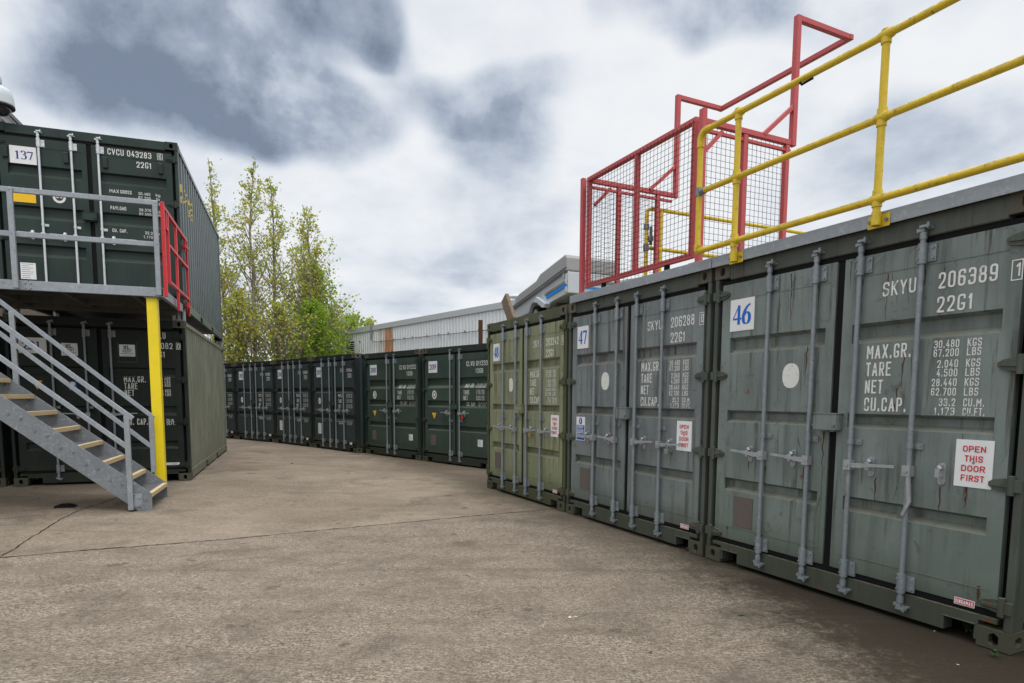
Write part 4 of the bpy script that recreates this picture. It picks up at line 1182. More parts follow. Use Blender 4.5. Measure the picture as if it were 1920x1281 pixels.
RG.part(MB().box(x0 + .005, x1 - .005, -1.50, -1.40, 3.66, 3.69), 'latch_bar', M['redgate'])
RG.part(MB().tube([(2.465, -.665, 3.76), (2.465, .30, 3.76)], .001, 4).box(2.44, 2.50, .08, .30, 3.76, 3.80).tube([(2.47, .12, 3.70), (2.47, .12, 3.88)], .018, 8).box(2.44, 2.50, .10, .30, 2.82, 2.86).tube([(2.47, .12, 2.80), (2.47, .12, 2.90)], .018, 8), 'gate_hinge', M['redgate'])

# stairs -----------------------------------------------------------------------
ST = Frame(LP, RZL, (2.3, -2.3, -.01), 'steel_stairs', 'galvanised steel stairs with sand coloured tread edges rising to the landing at the left', 'stairs')
def strg(w0, w1, fl):
    mb = MB()
    s_ = .815
    zt = .19 + s_ * (2.38 + .78)
    mb.prism([(2.38, -.05), (2.38, .19), (-.78, zt), (-.78, zt - .265), (2.26, -.05)], 'y', w0, w1)
    return mb
ST.part(strg(-2.792, -2.782, 1), 'stringer', M['galvd'], .002)
ST.part(strg(-1.785, -1.775, -1), 'stringer', M['galvd'], .002)
bolts = MB()
for k in range(13):
    z = .194 + .2 * k; uf = 2.382 - .245 * k
    t = ST.part(MB().box(uf - .245, uf - .052, -2.781, -1.786, z - .045, z - .002), 'tread', M['grp'], .003)
    nz = MB().prism([(uf - .055, z), (uf, z), (uf, z - .052), (uf - .014, z - .055), (uf - .0515, z - .04)], 'y', -2.779, -1.788)
    sh(nz, ST.base).build('tread_nosing', M['nosing'], t, .003)
    for du, dz_ in ((-.07, -.075), (-.19, -.02)):
        for ww, sg in ((-2.7925, -1), (-1.7855, -1)):
            bolts.tube([(uf + du, ww + sg * .014, z + dz_), (uf + du, ww, z + dz_)], .013, 8)
ST.part(bolts, 'tread_bolts', M['cam'])
def sline(u, u0, z0, s_): return z0 + (u0 - u) * s_
SIDES = ((-2.815, (2.22, 1.11, .86), (2.15, .765, .86), ((2.155, 0.0), (.55, 1.45), (-.75, 2.5))), (-1.755, (2.255, 1.085, .89), (2.20, .70, .90), ((2.22, .34), (.715, 1.48), (-.75, 2.6))))
for w0, top, mid, posts in SIDES:
    for (u0, z0, s_), n in ((top, 'handrail'), (mid, 'mid_rail')):
        ua = -.8
        mb = MB().bar((u0, w0, z0), (ua, w0, sline(ua, u0, z0, s_)), .042, .052)
        ST.part(mb, n, M['galv'], .003)
    for (u, zb) in posts:
        zt = sline(u, *top) - .02
        dy = -.0
        mb = MB().box(u - .029, u + .029, w0 - .0215, w0 + .0215, zb, zt)
        ST.part(mb, 'handrail_post', M['galv'], .003)
mb = MB().box(2.186, 2.275, -2.8005, -2.7925, .03, .19)
for z in (.065, .15): mb.tube([(2.25, -2.815, z), (2.25, -2.80, z)], .016, 8)
ST.part(mb, 'fixing_plate', M['galv'], .002)

# right side: roof deck edge beam ------------------------------------------------
BE = Frame(RP, RA, (5.0, 0, 2.575), 'deck_edge_beam', 'weathered galvanised edge beam lying along the tops of containers 46 and 47', 'steel beam')
for a, b in ((2.575, 4.955), (4.963, 7.55), (7.558, 9.5)):
    mb = MB().box(a, b, -.045, -.037, 2.577, 2.667).box(a, b, -.0365, .06, 2.655, 2.667).box(a, b, -.0365, .05, 2.6, 2.61)
    BE.part(mb, 'beam', M['galv'], .003)
BE.part(MB().box(2.58, 9.4, .0605, 2.35, 2.615, 2.66), 'deck_board', M['under'])
BE.part(MB().box(2.6, 9.4, .01, .05, 2.5935, 2.5995), 'packing_strip', M['rubber'])

# yellow guard rail ---------------------------------------------------------------
YR = Frame(RP, RA, (5.25, -.08, 2.66), 'guard_rail', 'large yellow three-rail tubular guard rail fixed to the deck edge above container 46', 'guard rail')
yw = -.08; r = .0242
def elbow(c, z, sg):   # rounded elbow from vertical to horizontal
    return [(c, yw, z - sg * .10)] + [(c + .07 - .07 * cos(a), yw, z - sg * (.07 - .07 * sin(a))) for a in (0, pi / 8, pi / 4, 3 * pi / 8, pi / 2)]
E1, E2 = 3.755, 2.742
YR.part(MB().tube(elbow(4.815, E1, 1) + [(9.3, yw, E1)], r, 14), 'top_rail', M['yellow'])
YR.part(MB().tube([(4.815, yw, 3.25), (9.3, yw, 3.25)], r, 14), 'mid_rail', M['yellow'])
YR.part(MB().tube([(4.815, yw, E2 - .0), (9.3, yw, E2)], r, 14), 'low_rail', M['yellow'])
YR.part(MB().tube([(4.815, yw, E2), (4.815, yw, 3.655)], r, 14), 'end_upright', M['yellow'])
mb = MB().tube([(4.815, yw, 3.625), (4.815, yw, 3.66)] + elbow(4.815, E1, 1)[1:] + [(4.92, yw, E1)], [.031, .031] + [.031] * 5 + [.031], 14)
mb.tube([(4.815, yw, 2.80), (4.815, yw, 2.76), (4.822, yw, 2.745), (4.84, yw, 2.742), (4.88, yw, 2.742)], .032, 14)
YR.part(mb, 'elbow_fitting', M['yellow'])
YR.part(MB().tube([(4.815, yw, 3.215), (4.815, yw, 3.285)], .032, 14).tube([(4.84, yw, 3.25), (4.885, yw, 3.25)], .031, 12), 'clamp_fitting', M['galvd'])
for u in (5.25, 6.49, 7.73, 8.97):
    YR.part(MB().tube([(u, yw, 2.58), (u, yw, 3.752)], r, 14), 'post', M['yellow'])
    for z in (E1, 3.25, E2):
        mb = MB().tube([(u - .045, yw, z), (u - .02, yw, z), (u + .02, yw, z), (u + .045, yw, z)], [.029, .034, .034, .029], 14)
        mb.tube([(u, yw, z - .055 if z != E2 else z - .05), (u, yw, z + (.055 if z < E1 else .03))], .031, 14)
        YR.part(mb, 'tee_fitting', M['yellow'])
    mb = MB().box(u - .075, u + .075, -.0535, -.0455, 2.565, 2.648).tube([(u, yw, 2.575), (u, yw, 2.66)], .030, 12)
    YR.part(mb, 'base_plate', M['yellow'], .003)
    mb = MB()
    for du in (-.056, .056): mb.tube([(u + du, -.068, 2.607), (u + du, -.054, 2.607)], .012, 8)
    YR.part(mb, 'fixing_bolts', M['cam'])
YR.part(MB().tube([(5.86, yw - .025, 3.725), (5.88, yw - .03, 3.70), (5.93, yw - .028, 3.705), (5.95, yw, 3.722)], .008, 6), 'cable_clip', M['rubber'])

# rear yellow rail
Y2 = Frame(RP, RA, (2.7, 1.0, 2.66), 'guard_rail', 'thin yellow guard rail seen through the mesh behind the red safety gate', 'guard rail')
Y2.part(MB().tube([(2.7, .98, 2.66), (2.7, .98, 3.70), (2.7, .99, 3.77), (2.7, 1.05, 3.80), (2.7, 5.6, 3.82)], .024, 12), 'top_rail', M['yellow'])
Y2.part(MB().tube([(2.7, .98, 3.32), (2.7, 5.6, 3.34)], .024, 12), 'mid_rail', M['yellow'])
for w_ in (1.2, 2.6, 4.1, 5.6): Y2.part(MB().tube([(2.7, w_, 2.61), (2.7, w_, 3.80)], .024, 12), 'post', M['yellow'])
Y2.part(MB().tube([(2.7, .98, 3.28), (2.7, .98, 3.36)], .034, 12).tube([(2.7, .98, 3.54), (2.7, .98, 3.60)], .034, 12).box(2.66, 2.74, .99, 1.06, 3.40, 3.46).tube([(2.7, 1.05, 3.36), (2.7, 1.05, 3.58)], .02, 10), 'clamp_fitting', M['galvd'])

# red safety gate ------------------------------------------------------------------
CG = Frame(RP, RA, (3.68, .1, 2.66), 'safety_gate', 'faded red loading bay safety gate with wire mesh panels on top of container 47', 'safety gate')
L0, L1, N0, N1, ZB, ZT, ZU = 2.745, 4.575, .075, 1.29, 2.775, 3.985, 5.17
t = .05
def sq(mb, p, q, a=t, b=t, up=(0, 0, 1)): return mb.bar(p, q, a, b, up)
# fixed outer posts
CG.part(MB().box(2.63, 2.68, .05, .10, 2.66, 4.03).box(2.63, 2.80, .05, .10, 2.662, 2.70), 'outer_post', M['red'], .003)
CG.part(MB().box(4.635, 4.69, .05, .10, 2.66, 4.04).box(4.55, 4.635, .05, .10, 2.662, 2.70), 'outer_post', M['red'], .003)
# front panel
def frm(a, b, z0, z1, w0):
    mb = MB()
    sq(mb, (a, w0, z1), (b, w0, z1)); sq(mb, (a, w0, z0), (b, w0, z0))
    for u in (a + t / 2, b - t / 2): mb.box(u - t / 2, u + t / 2, w0 - t / 2 + .001, w0 + t / 2 - .001, z0 + t / 2, z1 - t / 2)
    return mb
CG.part(frm(L0, L1, ZB, ZT, .09), 'front_frame', M['red'], .003)
CG.part(MB().box(3.655, 3.71, .067, .113, ZB + t / 2, ZT - t / 2), 'middle_upright', M['red'], .003)
def wiremesh(P, a0, a1, z0, z1, s_=.0565, rw=.0014):
    mb = MB(); a = a0
    while a <= a1 + 1e-6:
        mb.bar(P(a, z0), P(a, z1), rw * 2, rw * 2); a += s_
    z = z0
    while z <= z1 + 1e-6:
        mb.bar(P(a0, z, .004), P(a1, z, .004), rw * 2, rw * 2); z += s_
    return mb
CG.part(wiremesh(lambda a, z, o=0: (a, .060 - o, z), L0, L1, ZB, ZT), 'wire_mesh', M['wire'])
# side frames
def side(u, wm, w1):
    CG.part(sq(MB(), (u, .12, ZT - .01), (u, w1 + .04, ZT - .01)), 'side_rail', M['red'], .003)
    CG.part(sq(MB(), (u, .12, ZT - .085), (u, w1, ZT - .085), .03, .03), 'side_rail', M['red'], .003)
    for w_ in wm:
        CG.part(MB().box(u - .025, u + .025, w_ - .025, w_ + .025, 2.68, ZT - .04), 'side_upright', M['red'], .003)
    CG.part(MB().bar((u, .16, ZT - .28), (u, .38, ZT - .06), .035, .035), 'brace', M['red'], .002)
side(L0 + .03, (.50, 1.08), 1.30); side(L1 + .01, (.66, 1.22), 1.27)
CG.part(wiremesh(lambda a, z, o=0: (L0 + .062 - o, a, z), .12, 1.08, ZB, ZT - .1), 'wire_mesh', M['wire'])
CG.part(wiremesh(lambda a, z, o=0: (L1 - .02 - o, a, z), .12, 1.26, ZB, ZT), 'wire_mesh', M['wire'])
# raised counter frame
WF = 2.02
for u, w_ in ((L0 + .05, 1.34), (L1 + .02, 1.29)):
    CG.part(MB().box(u - .027, u + .027, w_ - .027, w_ + .027, ZT - .04, ZU), 'lifting_arm', M['red'], .003)
    CG.part(MB().bar((u, w_ - .40, ZT + .0), (u, w_ - .02, ZT + .33), .04, .04), 'brace', M['red'], .002)
    CG.part(MB().box(u - .025, u + .025, w_ + .028, WF, ZU - .05, ZU), 'top_arm', M['red'], .003)
CG.part(MB().box(L0 + .02, L1 + .05, WF + .001, WF + .05, ZU - .05, ZU), 'top_cross_bar', M['red'], .003)
mb = MB()
for u in (3.1, 4.2): mb.tube([(u, .09, 2.70), (u, .09, 2.748)], .03, 10)
CG.part(mb, 'rubber_foot', M['rubber'])

# camping trailer on the roof of 48 -------------------------------------------------
M['abs'] = plain('grey_plastic_lid', (.30, .305, .31), .5, var=.08)
M['silver'] = plain('silver_body_panel', (.52, .56, .60), .35, .2, var=.06)
M['trailblue'] = plain('blue_stripe', (.01, .22, .65), .4)
TR = Frame(RP, RA, (.75, .5, 2.58), 'camping_trailer', 'folded grey camping trailer with blue stripe, tilted up on the roof of container 48', 'trailer')
body = [(-.10, 2.70), (.44, 2.745), (.52, 2.86), (.70, 2.93), (.88, 2.92), (1.0, 2.80), (1.63, 2.885), (1.615, 3.178), (-.085, 2.845)]
TR.part(MB().prism(body, 'y', .5, 1.32), 'body', M['silver'], .01)
cov = [(-.085, 2.848), (-.07, 2.90), (.045, 3.05), (.16, 3.085), (.70, 3.19), (.83, 3.27), (1.56, 3.415), (1.60, 3.36), (1.617, 3.182)]
mb = MB().prism(cov, 'y', .485, 1.335)
TR.part(mb, 'lid', M['abs'], .02)
TR.part(MB().bar((-.07, .478, 2.90), (1.60, .478, 3.235), .012, .016, (0, 1, 0)).bar((-.08, .476, 2.865), (1.612, .476, 3.197), .014, .03, (0, 1, 0)), 'lid_seam', M['galvd'])
TR.part(MB().bar((1.02, .492, 2.90), (1.60, .492, 3.0), .045, .012, (0, 1, 0)).box(1.60, 1.64, .75, 1.30, 2.965, 2.99), 'blue_stripe', M['trailblue'])
TR.part(MB().bar((.98, .4935, 2.945), (1.60, .4935, 3.05), .035, .010, (0, 1, 0)).box(1.618, 1.64, .70, 1.25, 3.05, 3.075), 'dark_stripe', M['cam'])
TR.part(MB().tube([(.69, .50, 2.70), (.69, .62, 2.70)], .13, 24), 'wheel', M['rubber'], .01)
TR.part(MB().tube([(.69, .492, 2.70), (.69, .4995, 2.70)], .07, 16), 'wheel_hub', M['galvd'])
TR.part(MB().prism([(.74, 2.86), (.84, 2.935), (1.12, 2.80), (1.08, 2.745), (1.0, 2.755), (.86, 2.84)], 'y', .42, .52), 'mudguard', M['silver'], .008)
TR.part(MB().box(1.50, 1.53, .478, .498, 3.10, 3.17).box(1.555, 1.60, .486, .498, 2.90, 3.15).tube([(1.645, 1.1, 3.0), (1.645, 1.18, 3.0)], .02, 8), 'catch', M['barnew'], .003)
TR.part(MB().box(1.1, 1.16, .6, 1.2, 2.593, 2.83).box(1.5, 1.56, .6, 1.2, 2.593, 2.88), 'prop_stand', M['under'])
# lid writing marks
tag(MB().bar((0, 0, -.24), (0, 0, .24), .19, .055, (0, 1, 0)).build('wooden_plank', M['wood'], loc=RP(.51, .13, 2.765), bevel=.006), 'rough weathered wooden plank leaning beside the trailer on the roof edge of container 48', 'plank')
pk = [o for o in col.objects if o.name.startswith('wooden_plank')][0]
pk.rotation_euler = (0, -.62, RA)

# grey corrugated building ------------------------------------------------------------
m_, t_, b_ = mat('white_cladding')
tcn = t_.new('ShaderNodeTexCoord'); P = tcn.outputs['Object']; sx = t_.new('ShaderNodeSeparateXYZ'); t_.put(sx.inputs[0], P)
n1 = t_.noise(t_.mapping(P, (1.2, 1.2, .3)), 1.5, 6, .6); n2 = t_.noise(t_.mapping(P, (14, 2, .25)), 1., 5, .6)
base = t_.mix(n1, (.66, .68, .70), (.80, .82, .83))
base = t_.mix(t_.math('MULTIPLY', t_.step(n2, .55, .75), .25), base, (.30, .29, .27))
band = t_.math('MULTIPLY', t_.step(sx.outputs[0], 3.15, 3.5), t_.step(sx.outputs[0], 4.5, 4.38))
band2 = t_.math('MULTIPLY', t_.step(sx.outputs[0], 3.8, 3.95), t_.step(sx.outputs[0], 4.5, 4.38))
rs = t_.math('MULTIPLY', band, t_.math('ADD', t_.step(n2, .46, .58, 0, .85), t_.math('MULTIPLY', band2, .6)), clamp=True)
base = t_.mix(t_.math('MULTIPLY', rs, t_.step(sx.outputs[2], 4.55, 4.3)), base, (.46, .17, .035))
t_.put(b_.inputs['Base Color'], base); b_.inputs['Roughness'].default_value = .5
M['clad'] = m_
M['fascia'] = plain('grey_fascia', (.50, .52, .53), .5, var=.06, scale=3)
s0 = -13.3
BO = B0 + dB * s0 + nB * 6.6; BO.z = 0
bd = empty('corrugated_building', BO, BA, 'long white corrugated metal building with a rust stain, behind the dark green containers', 'building')
LEN = 24.
def zt(s): return 4.57 + .016 * s
mb = MB(); vs = []; x = 0
prof = []
while x < LEN:
    for a, q in ((0, 0), (.10, 0), (.125, 1), (.165, 1), (.19, 0)): prof.append((x + a, -q * .03))
    x += .19
for xx, q in prof: vs += [(xx, q, 0), (xx, q, zt(xx) - .2)]
mb.add(vs, [(2 * i, 2 * i + 1, 2 * i + 3, 2 * i + 2) for i in range(len(prof) - 1)])
mb.build('cladding', M['clad'], bd)
mb = MB().add([(0, .0, 0), (0, 11, 0), (0, 11, zt(0) - .1), (0, 0, zt(0) - .1)], [(0, 1, 2, 3)]).add([(LEN, 0, 0), (LEN, 11, 0), (LEN, 11, zt(LEN) - .1), (LEN, 0, zt(LEN) - .1)], [(0, 1, 2, 3)]).add([(0, 11, 0), (LEN, 11, 0), (LEN, 11, zt(LEN) - .1), (0, 11, zt(0) - .1)], [(0, 1, 2, 3)])
mb.build('end_wall', M['clad'], bd)
mb = MB(); y0, y1 = -.06, .1
mb.add([(x, y, zt(x) + dz_) for x in (-.05, LEN) for y in (y0, y1) for dz_ in (-.22, 0)], [(0, 1, 3, 2), (4, 6, 7, 5), (0, 4, 5, 1), (2, 3, 7, 6), (1, 5, 7, 3), (0, 2, 6, 4)])
mb.build('fascia', M['fascia'], bd)
MB().add([(0, .1, zt(0) - .02), (LEN, .1, zt(LEN) - .02), (LEN, 11, zt(LEN) - .02), (0, 11, zt(0) - .02)], [(0, 1, 2, 3)]).build('roof', M['fascia'], bd)
mb = MB().box(.50, 1.24, -.055, -.031, 3.3, 3.34).box(.50, 1.24, -.055, -.031, 4.0, 4.04).box(.50, .54, -.055, -.031, 3.3405, 3.9995).box(1.20, 1.24, -.055, -.031, 3.3405, 3.9995)
lv = mb.build('louvre', M['fascia'], bd)
mb = MB()
for k in range(7): mb.add([(.541, -.034, 3.40 + k * .09), (1.199, -.034, 3.40 + k * .09), (1.199, -.075, 3.355 + k * .09), (.541, -.075, 3.355 + k * .09)], [(0, 1, 2, 3)])
mb.build('louvre_blade', M['fascia'], lv)
MB().box(.541, 1.199, -.033, -.0312, 3.341, 3.999).build('louvre_recess', M['hole'], lv)
mb = MB().tube([(2.82, -.09, 4.62), (2.82, -.09, 3.98)], .045, 8).tube([(2.82, -.07, 4.0), (2.86, -.06, 3.90), (2.95, -.055, 3.88)] + [(2.95 + k, -.055, 3.88 - .004 * k) for k in range(1, 14)], .014, 6)
for k in range(10): mb.tube([(3.6 + k * .8 + (.2 if k % 3 else 0), -.075, 3.83), (3.6 + k * .8 + (.2 if k % 3 else 0), -.075, 3.92)], .025, 6)
mb.build('pipework', M['cam'], bd)
# roof cowl
cw = MB().lathe((0, 0, 0), [(.0, .34), (.16, .32), (.36, .23), (.36, .21), (.07, .2), (.07, 0)], 20)
o = cw.build('roof_cowl', M['fascia'], bd, loc=(11.55, .55, zt(11.5) - .02))

# brown pipe standing behind 209
nB_ = nB
d = ray(901, 640); C0 = Vector((0, 0, HC)); tt = (B0 + nB * .45 - C0).dot(nB) / d.dot(nB); q = C0 + d * tt
tag(MB().box(-.045, .045, -.045, .045, 0, .56).box(-.07, .07, -.07, .07, 0, .02).build('rusty_stub_post', M['rustm'], loc=(q.x, q.y, H_ - .045), bevel=.004), 'short rust brown post standing on the roof of container 209', 'post')

# dome camera on a mast --------------------------------------------------------------
CC = Frame(LP, RZL, (.08, .12, H2 + H_ - .01), 'security_camera', 'pale grey dome security camera on a short mast at the top left corner', 'security camera')
zc = 5.50
CC.part(MB().lathe((.19, -.10, zc), [(.0, .30), (.055, .295), (.075, .27), (.11, .262), (.142, .22), (.158, .14), (.165, .05), (.167, .03), (.15, .025), (.0, .02)], 28), 'housing', plain('pale_camera_plastic', (.50, .55, .57), .4, var=.04))
CC.part(MB().lathe((.19, -.10, zc), [(.167, .030), (.171, .012), (.163, -.004), (.12, .0)], 28), 'trim_ring', M['black'])
mm, tt_, bb = mat('smoked_dome'); bb.inputs['Base Color'].default_value = (.02, .022, .025, 1); bb.inputs['Roughness'].default_value = .08
CC.part(MB().lathe((.19, -.10, zc), [(.122, .01), (.118, -.04), (.09, -.08), (.05, -.105), (0, -.115)], 24), 'dome', mm)
CC.part(MB().tube([(.08, .12, 5.335), (.08, .12, 5.86), (.09, .10, 5.93), (.13, .02, 5.96), (.17, -.06, 5.93), (.19, -.10, 5.87), (.19, -.10, 5.83)], .032, 12).box(.0, .16, .04, .2, 5.335, 5.35), 'mast', M['galv'])

# gabled building behind the left stack ------------------------------------------------
M['brick'] = plain('brown_brick', (.20, .16, .13), .9, var=.35, scale=30, bump=.3)
M['barge'] = plain('mauve_grey_fascia', (.36, .33, .35), .55, var=.08, scale=6)
M['tile'] = plain('slate_tile', (.16, .17, .19), .7, var=.25, scale=12)
GB = Frame(LP, RZL, (-4.5, 6.3, 0), 'brick_building', 'brown brick building with a grey gutter peeking over container 137', 'building')
GB.part(MB().box(-9, -2.36, 6.3, 22, 0, 7.62), 'wall', M['brick'])
GB.part(MB().box(-2.36, -2.06, 6.22, 22, 7.60, 7.655), 'soffit', M['black'])
GB.part(MB().box(-2.09, -2.05, 6.2, 22, 7.656, 7.86), 'barge_board', M['barge'])
GB.part(MB().box(-2.049, -1.99, 6.2, 22, 7.865, 7.955), 'gutter', M['tile'])
GB.part(MB().prism([(-2.1, 7.87), (-5.6, 9.4), (-9.1, 7.87), (-9.1, 7.80), (-5.6, 9.3), (-2.1, 7.80)], 'y', 6.21, 22), 'roof', M['tile'])

# trees ------------------------------------------------------------------------------
def leafmat(name, stops):
    m, t, b = mat(name)
    g = t.new('ShaderNodeNewGeometry'); tc_ = t.new('ShaderNodeTexCoord')
    big = t.noise(tc_.outputs['Object'], .55, 3, .5)
    f = t.math('ADD', t.math('MULTIPLY', g.outputs['Random Per Island'], .55), t.math('MULTIPLY', t.step(big, .3, .7), .45))
    c = t.ramp(f, stops)
    t.put(b.inputs['Base Color'], c); b.inputs['Roughness'].default_value = .55
    tr = t.new('ShaderNodeBsdfTranslucent'); t.put(tr.inputs[0], t.mix(.35, c, (.45, .5, .05)))
    mx = t.new('ShaderNodeMixShader'); mx.inputs[0].default_value = .55
    t.l.new(b.outputs[0], mx.inputs[1]); t.l.new(tr.outputs[0], mx.inputs[2])
    t.l.new(mx.outputs[0], t.n['Material Output'].inputs[0])
    return m
M['leafA'] = leafmat('spring_poplar_leaves', [(.0, (.22, .30, .035)), (.35, (.34, .41, .05)), (.6, (.44, .46, .07)), (.74, (.50, .40, .09)), (.92, (.50, .31, .10)), (1., (.40, .44, .07))])
M['leafB'] = leafmat('bright_green_leaves', [(.0, (.12, .23, .015)), (.45, (.20, .35, .02)), (.8, (.30, .44, .03)), (1., (.38, .45, .05))])
M['leafC'] = leafmat('dull_green_leaves', [(.0, (.05, .09, .02)), (1., (.14, .19, .04))])
M['bark'] = plain('grey_bark', (.24, .21, .18), .9, var=.35, scale=9, bump=.4)


def leaf(mb, p, s, rnd):
    a = Vector((rnd.gauss(0, 1), rnd.gauss(0, 1), rnd.gauss(0, .8))).normalized()
    b = a.cross(Vector((rnd.gauss(0, 1), rnd.gauss(0, 1), rnd.gauss(0, 1)))).normalized()
    mb.add([p - a * s * .55, p + b * s * .38, p + a * s * .6, p - b * s * .38], [(0, 1, 2, 3)])


def poplar(label, x, y, h, rad, n, seed, lm='leafA', zc=1.2, dens=1., cat='tree', name='poplar_tree', lean=0, group='trees behind the back row', lsz=1., grp=True):
    rnd = random.Random(seed)
    root = empty(name, (x, y, -.05), 0, label, cat, group if grp else None)
    tr, lv = MB(), MB()
    pts = []; px_, py_ = 0., 0.
    N = 12
    for i in range(N + 1):
        t = i / N
        px_ += rnd.uniform(-.09, .09) + lean * h / N; py_ += rnd.uniform(-.08, .08)
        pts.append(Vector((px_, py_, t * h)))
    r0 = .0065 * h + .03
    tr.tube(pts, [max(.012, r0 * (1 - i / N) ** .8 + .008) for i in range(N + 1)], 8)
    def at(z):
        t = max(0, min(.9999, z / h)) * N; i = int(t); return pts[i].lerp(pts[i + 1], t - i)
    for k in range(n):
        f = (k + rnd.random()) / n
        z = zc + (h * .985 - zc) * f ** .92
        b = at(z)
        prof_ = 1.1 * (1 - (z / h)) ** .80 * (.5 + .5 * min(1, (z - zc * .3) / (.22 * h)))
        ln = max(.25, rad * prof_ * rnd.uniform(.55, 1.25) * 1.35)
        a = rnd.uniform(0, 2 * pi); el_ = radians(rnd.uniform(38, 66))
        d = Vector((cos(a) * cos(el_), sin(a) * cos(el_), sin(el_)))
        bp = [b]; q = b.copy(); dd = d.copy(); M_ = 5
        for j in range(M_):
            dd = (dd + Vector((rnd.gauss(0, .14), rnd.gauss(0, .14), rnd.gauss(.06, .1)))).normalized()
            q = q + dd * ln / M_; bp.append(q.copy())
        br = .006 + .010 * ln
        tr.tube(bp, [br * (1 - .8 * j / M_) for j in range(M_ + 1)], 4, cap=False)
        nl = int((8 + 15 * ln) * dens)
        # side twigs
        tw = max(1, int(ln * 3.2))
        ends = [(bp, 1.)]
        for j in range(tw):
            fr = rnd.uniform(.25, .95) * M_; i = min(M_ - 1, int(fr)); s0_ = bp[i].lerp(bp[i + 1], fr - i)
            d2 = (dd + Vector((rnd.gauss(0, .7), rnd.gauss(0, .7), rnd.gauss(.15, .4)))).normalized()
            l2 = ln * rnd.uniform(.18, .42)
            t2 = [s0_, s0_ + d2 * l2 * .5, s0_ + d2 * l2 + Vector((0, 0, l2 * .12))]
            tr.tube(t2, [.006, .005, .003], 3, cap=False)
            ends.append((t2, .6))
        for j in range(nl):
            tp, wgt = ends[int(rnd.random() ** .8 * len(ends)) % len(ends)]
            m_n = len(tp) - 1
            fr = (rnd.random() ** (.6 if wgt == 1 else .9)) * m_n * .999; i = int(fr)
            c_ = tp[i].lerp(tp[i + 1], fr - i)
            # leaves gather into little tufts
            sc_ = .075 if rnd.random() < .75 else .16
            leaf(lv, c_ + Vector((rnd.gauss(0, sc_), rnd.gauss(0, sc_), rnd.gauss(0, sc_))), rnd.uniform(.08, .145) * lsz, rnd)
    tr.build('trunk', M['bark'], root, fixn=False)
    lv.build('crown', M[lm], root, fixn=False)
    return root


def TX(px, Y): return (px - 960) / F * Y * 1.0
T_ = [(398, 29, 12.0, 1.5, 70, 11, .0, 'slim poplar with sparse green leaves rising right beside the upper container 137'),
      (425, 30.5, 10.8, 2.0, 85, 12, -.03, 'leaning poplar with orange tinted young leaves, second from the left stack'),
      (470, 28.5, 11.8, 1.9, 95, 13, .01, 'tallest poplar with a bare grey stem and yellow green leaves, middle of the group'),
      (508, 30, 11.7, 2.0, 90, 14, .005, 'tall poplar with rusty orange young leaves just right of the tallest one'),
      (543, 31.5, 9.6, 2.1, 80, 15, .01, 'shorter thin poplar with orange brown young leaves, between two taller ones'),
      (577, 29, 10.0, 2.0, 95, 16, .0, 'poplar with a separate pointed green top, rightmost tall one of the group')]
for px_, Y, h, rad, n, sd_, ln, lab in T_:
    poplar(lab, TX(px_ + 16, Y), Y, h * .985, rad * 1.35, int(n * .85), sd_, lean=ln)
poplar('broad bright green leafy tree at the right end of the row, above container 206', TX(612, 30), 30, 7.6, 2.5, 100, 31, 'leafB', .6, 1.6, name='leafy_tree', lsz=1.15)
poplar('low bright green bushy tree left of the white corrugated building', TX(592, 27.5), 27.5, 5.4, 2.2, 80, 32, 'leafB', .5, 1.6, name='leafy_tree', lsz=1.1)
poplar('low green tree filling the gap beside the left container stack', TX(440, 27), 27, 5.8, 2.4, 90, 33, 'leafA', .5, .8, name='leafy_tree', lsz=1.1)
poplar('low yellow green tree above container 205', TX(520, 26.5), 26.5, 5.3, 2.5, 90, 34, 'leafA', .5, .6, name='leafy_tree', lsz=1.1)
poplar('distant small tree top showing above the roof of the white corrugated building', TX(692, 46), 46, 6.9, 3.0, 60, 35, 'leafA', 1, .8, name='leafy_tree', lsz=1.6)
poplar('distant low green tree behind the left end of the white corrugated building', TX(655, 44), 44, 7.0, 3.2, 90, 36, 'leafB', 1, 1.3, name='leafy_tree', lsz=1.5)

# ground ------------------------------------------------------------------------------
AN = []
for k in range(9): AN.append((RP(k, 0, 0), 0.))
for k in range(7):
    AN.append((LP(W_, k, 0), ZL)); AN.append((LP(W_ - k * .5, 0, 0), ZL))
for k in range(6): AN.append((B0 + dB * k, -.0387))
for k in range(7): AN.append((Vector((-5.79, 18.35, 0)) - dB * (k - 2.5), -.026))
for p in ((0, 0), (0, 3), (-3, 4), (1, 5), (-2, 7), (-5, 4)): AN.append((Vector((*p, 0)), 0.))
def gh(x, y):
    s, ws = 0., 1e-4
    for p, z in AN:
        d2 = (p.x - x) ** 2 + (p.y - y) ** 2
        w_ = 1 / (d2 + .15) ** 1.6; s += w_ * z; ws += w_
    return s / ws - .004
def axis(lo, hi, st):
    a = [-400, -150, -70, -35]; x = lo
    while x <= hi + 1e-6: a.append(x); x += st
    return a + [40, 70, 150, 400]
xs, ys = axis(-20, 20, .4), axis(-6, 30, .4)
ys = [y for y in ys]
mb = MB()
mb.v = [(x, y, gh(x, y) + (mnoise.noise(Vector((x * .35, y * .35, 0))) * .006 if abs(x) < 30 and abs(y) < 35 else 0)) for y in ys for x in xs]
nx = len(xs)
for j in range(len(ys) - 1):
    for i in range(nx - 1):
        mb.f.append((j * nx + i, j * nx + i + 1, (j + 1) * nx + i + 1, (j + 1) * nx + i)); mb.m.append(0); mb.sm.append(True)
m_, t, b = mat('worn_concrete')
tcn = t.new('ShaderNodeTexCoord'); P = tcn.outputs['Object']; s3 = t.new('ShaderNodeSeparateXYZ'); t.put(s3.inputs[0], P)
def lin(a, b_, c): return t.math('ADD', t.math('ADD', t.math('MULTIPLY', s3.outputs[0], a), t.math('MULTIPLY', s3.outputs[1], b_)), c)
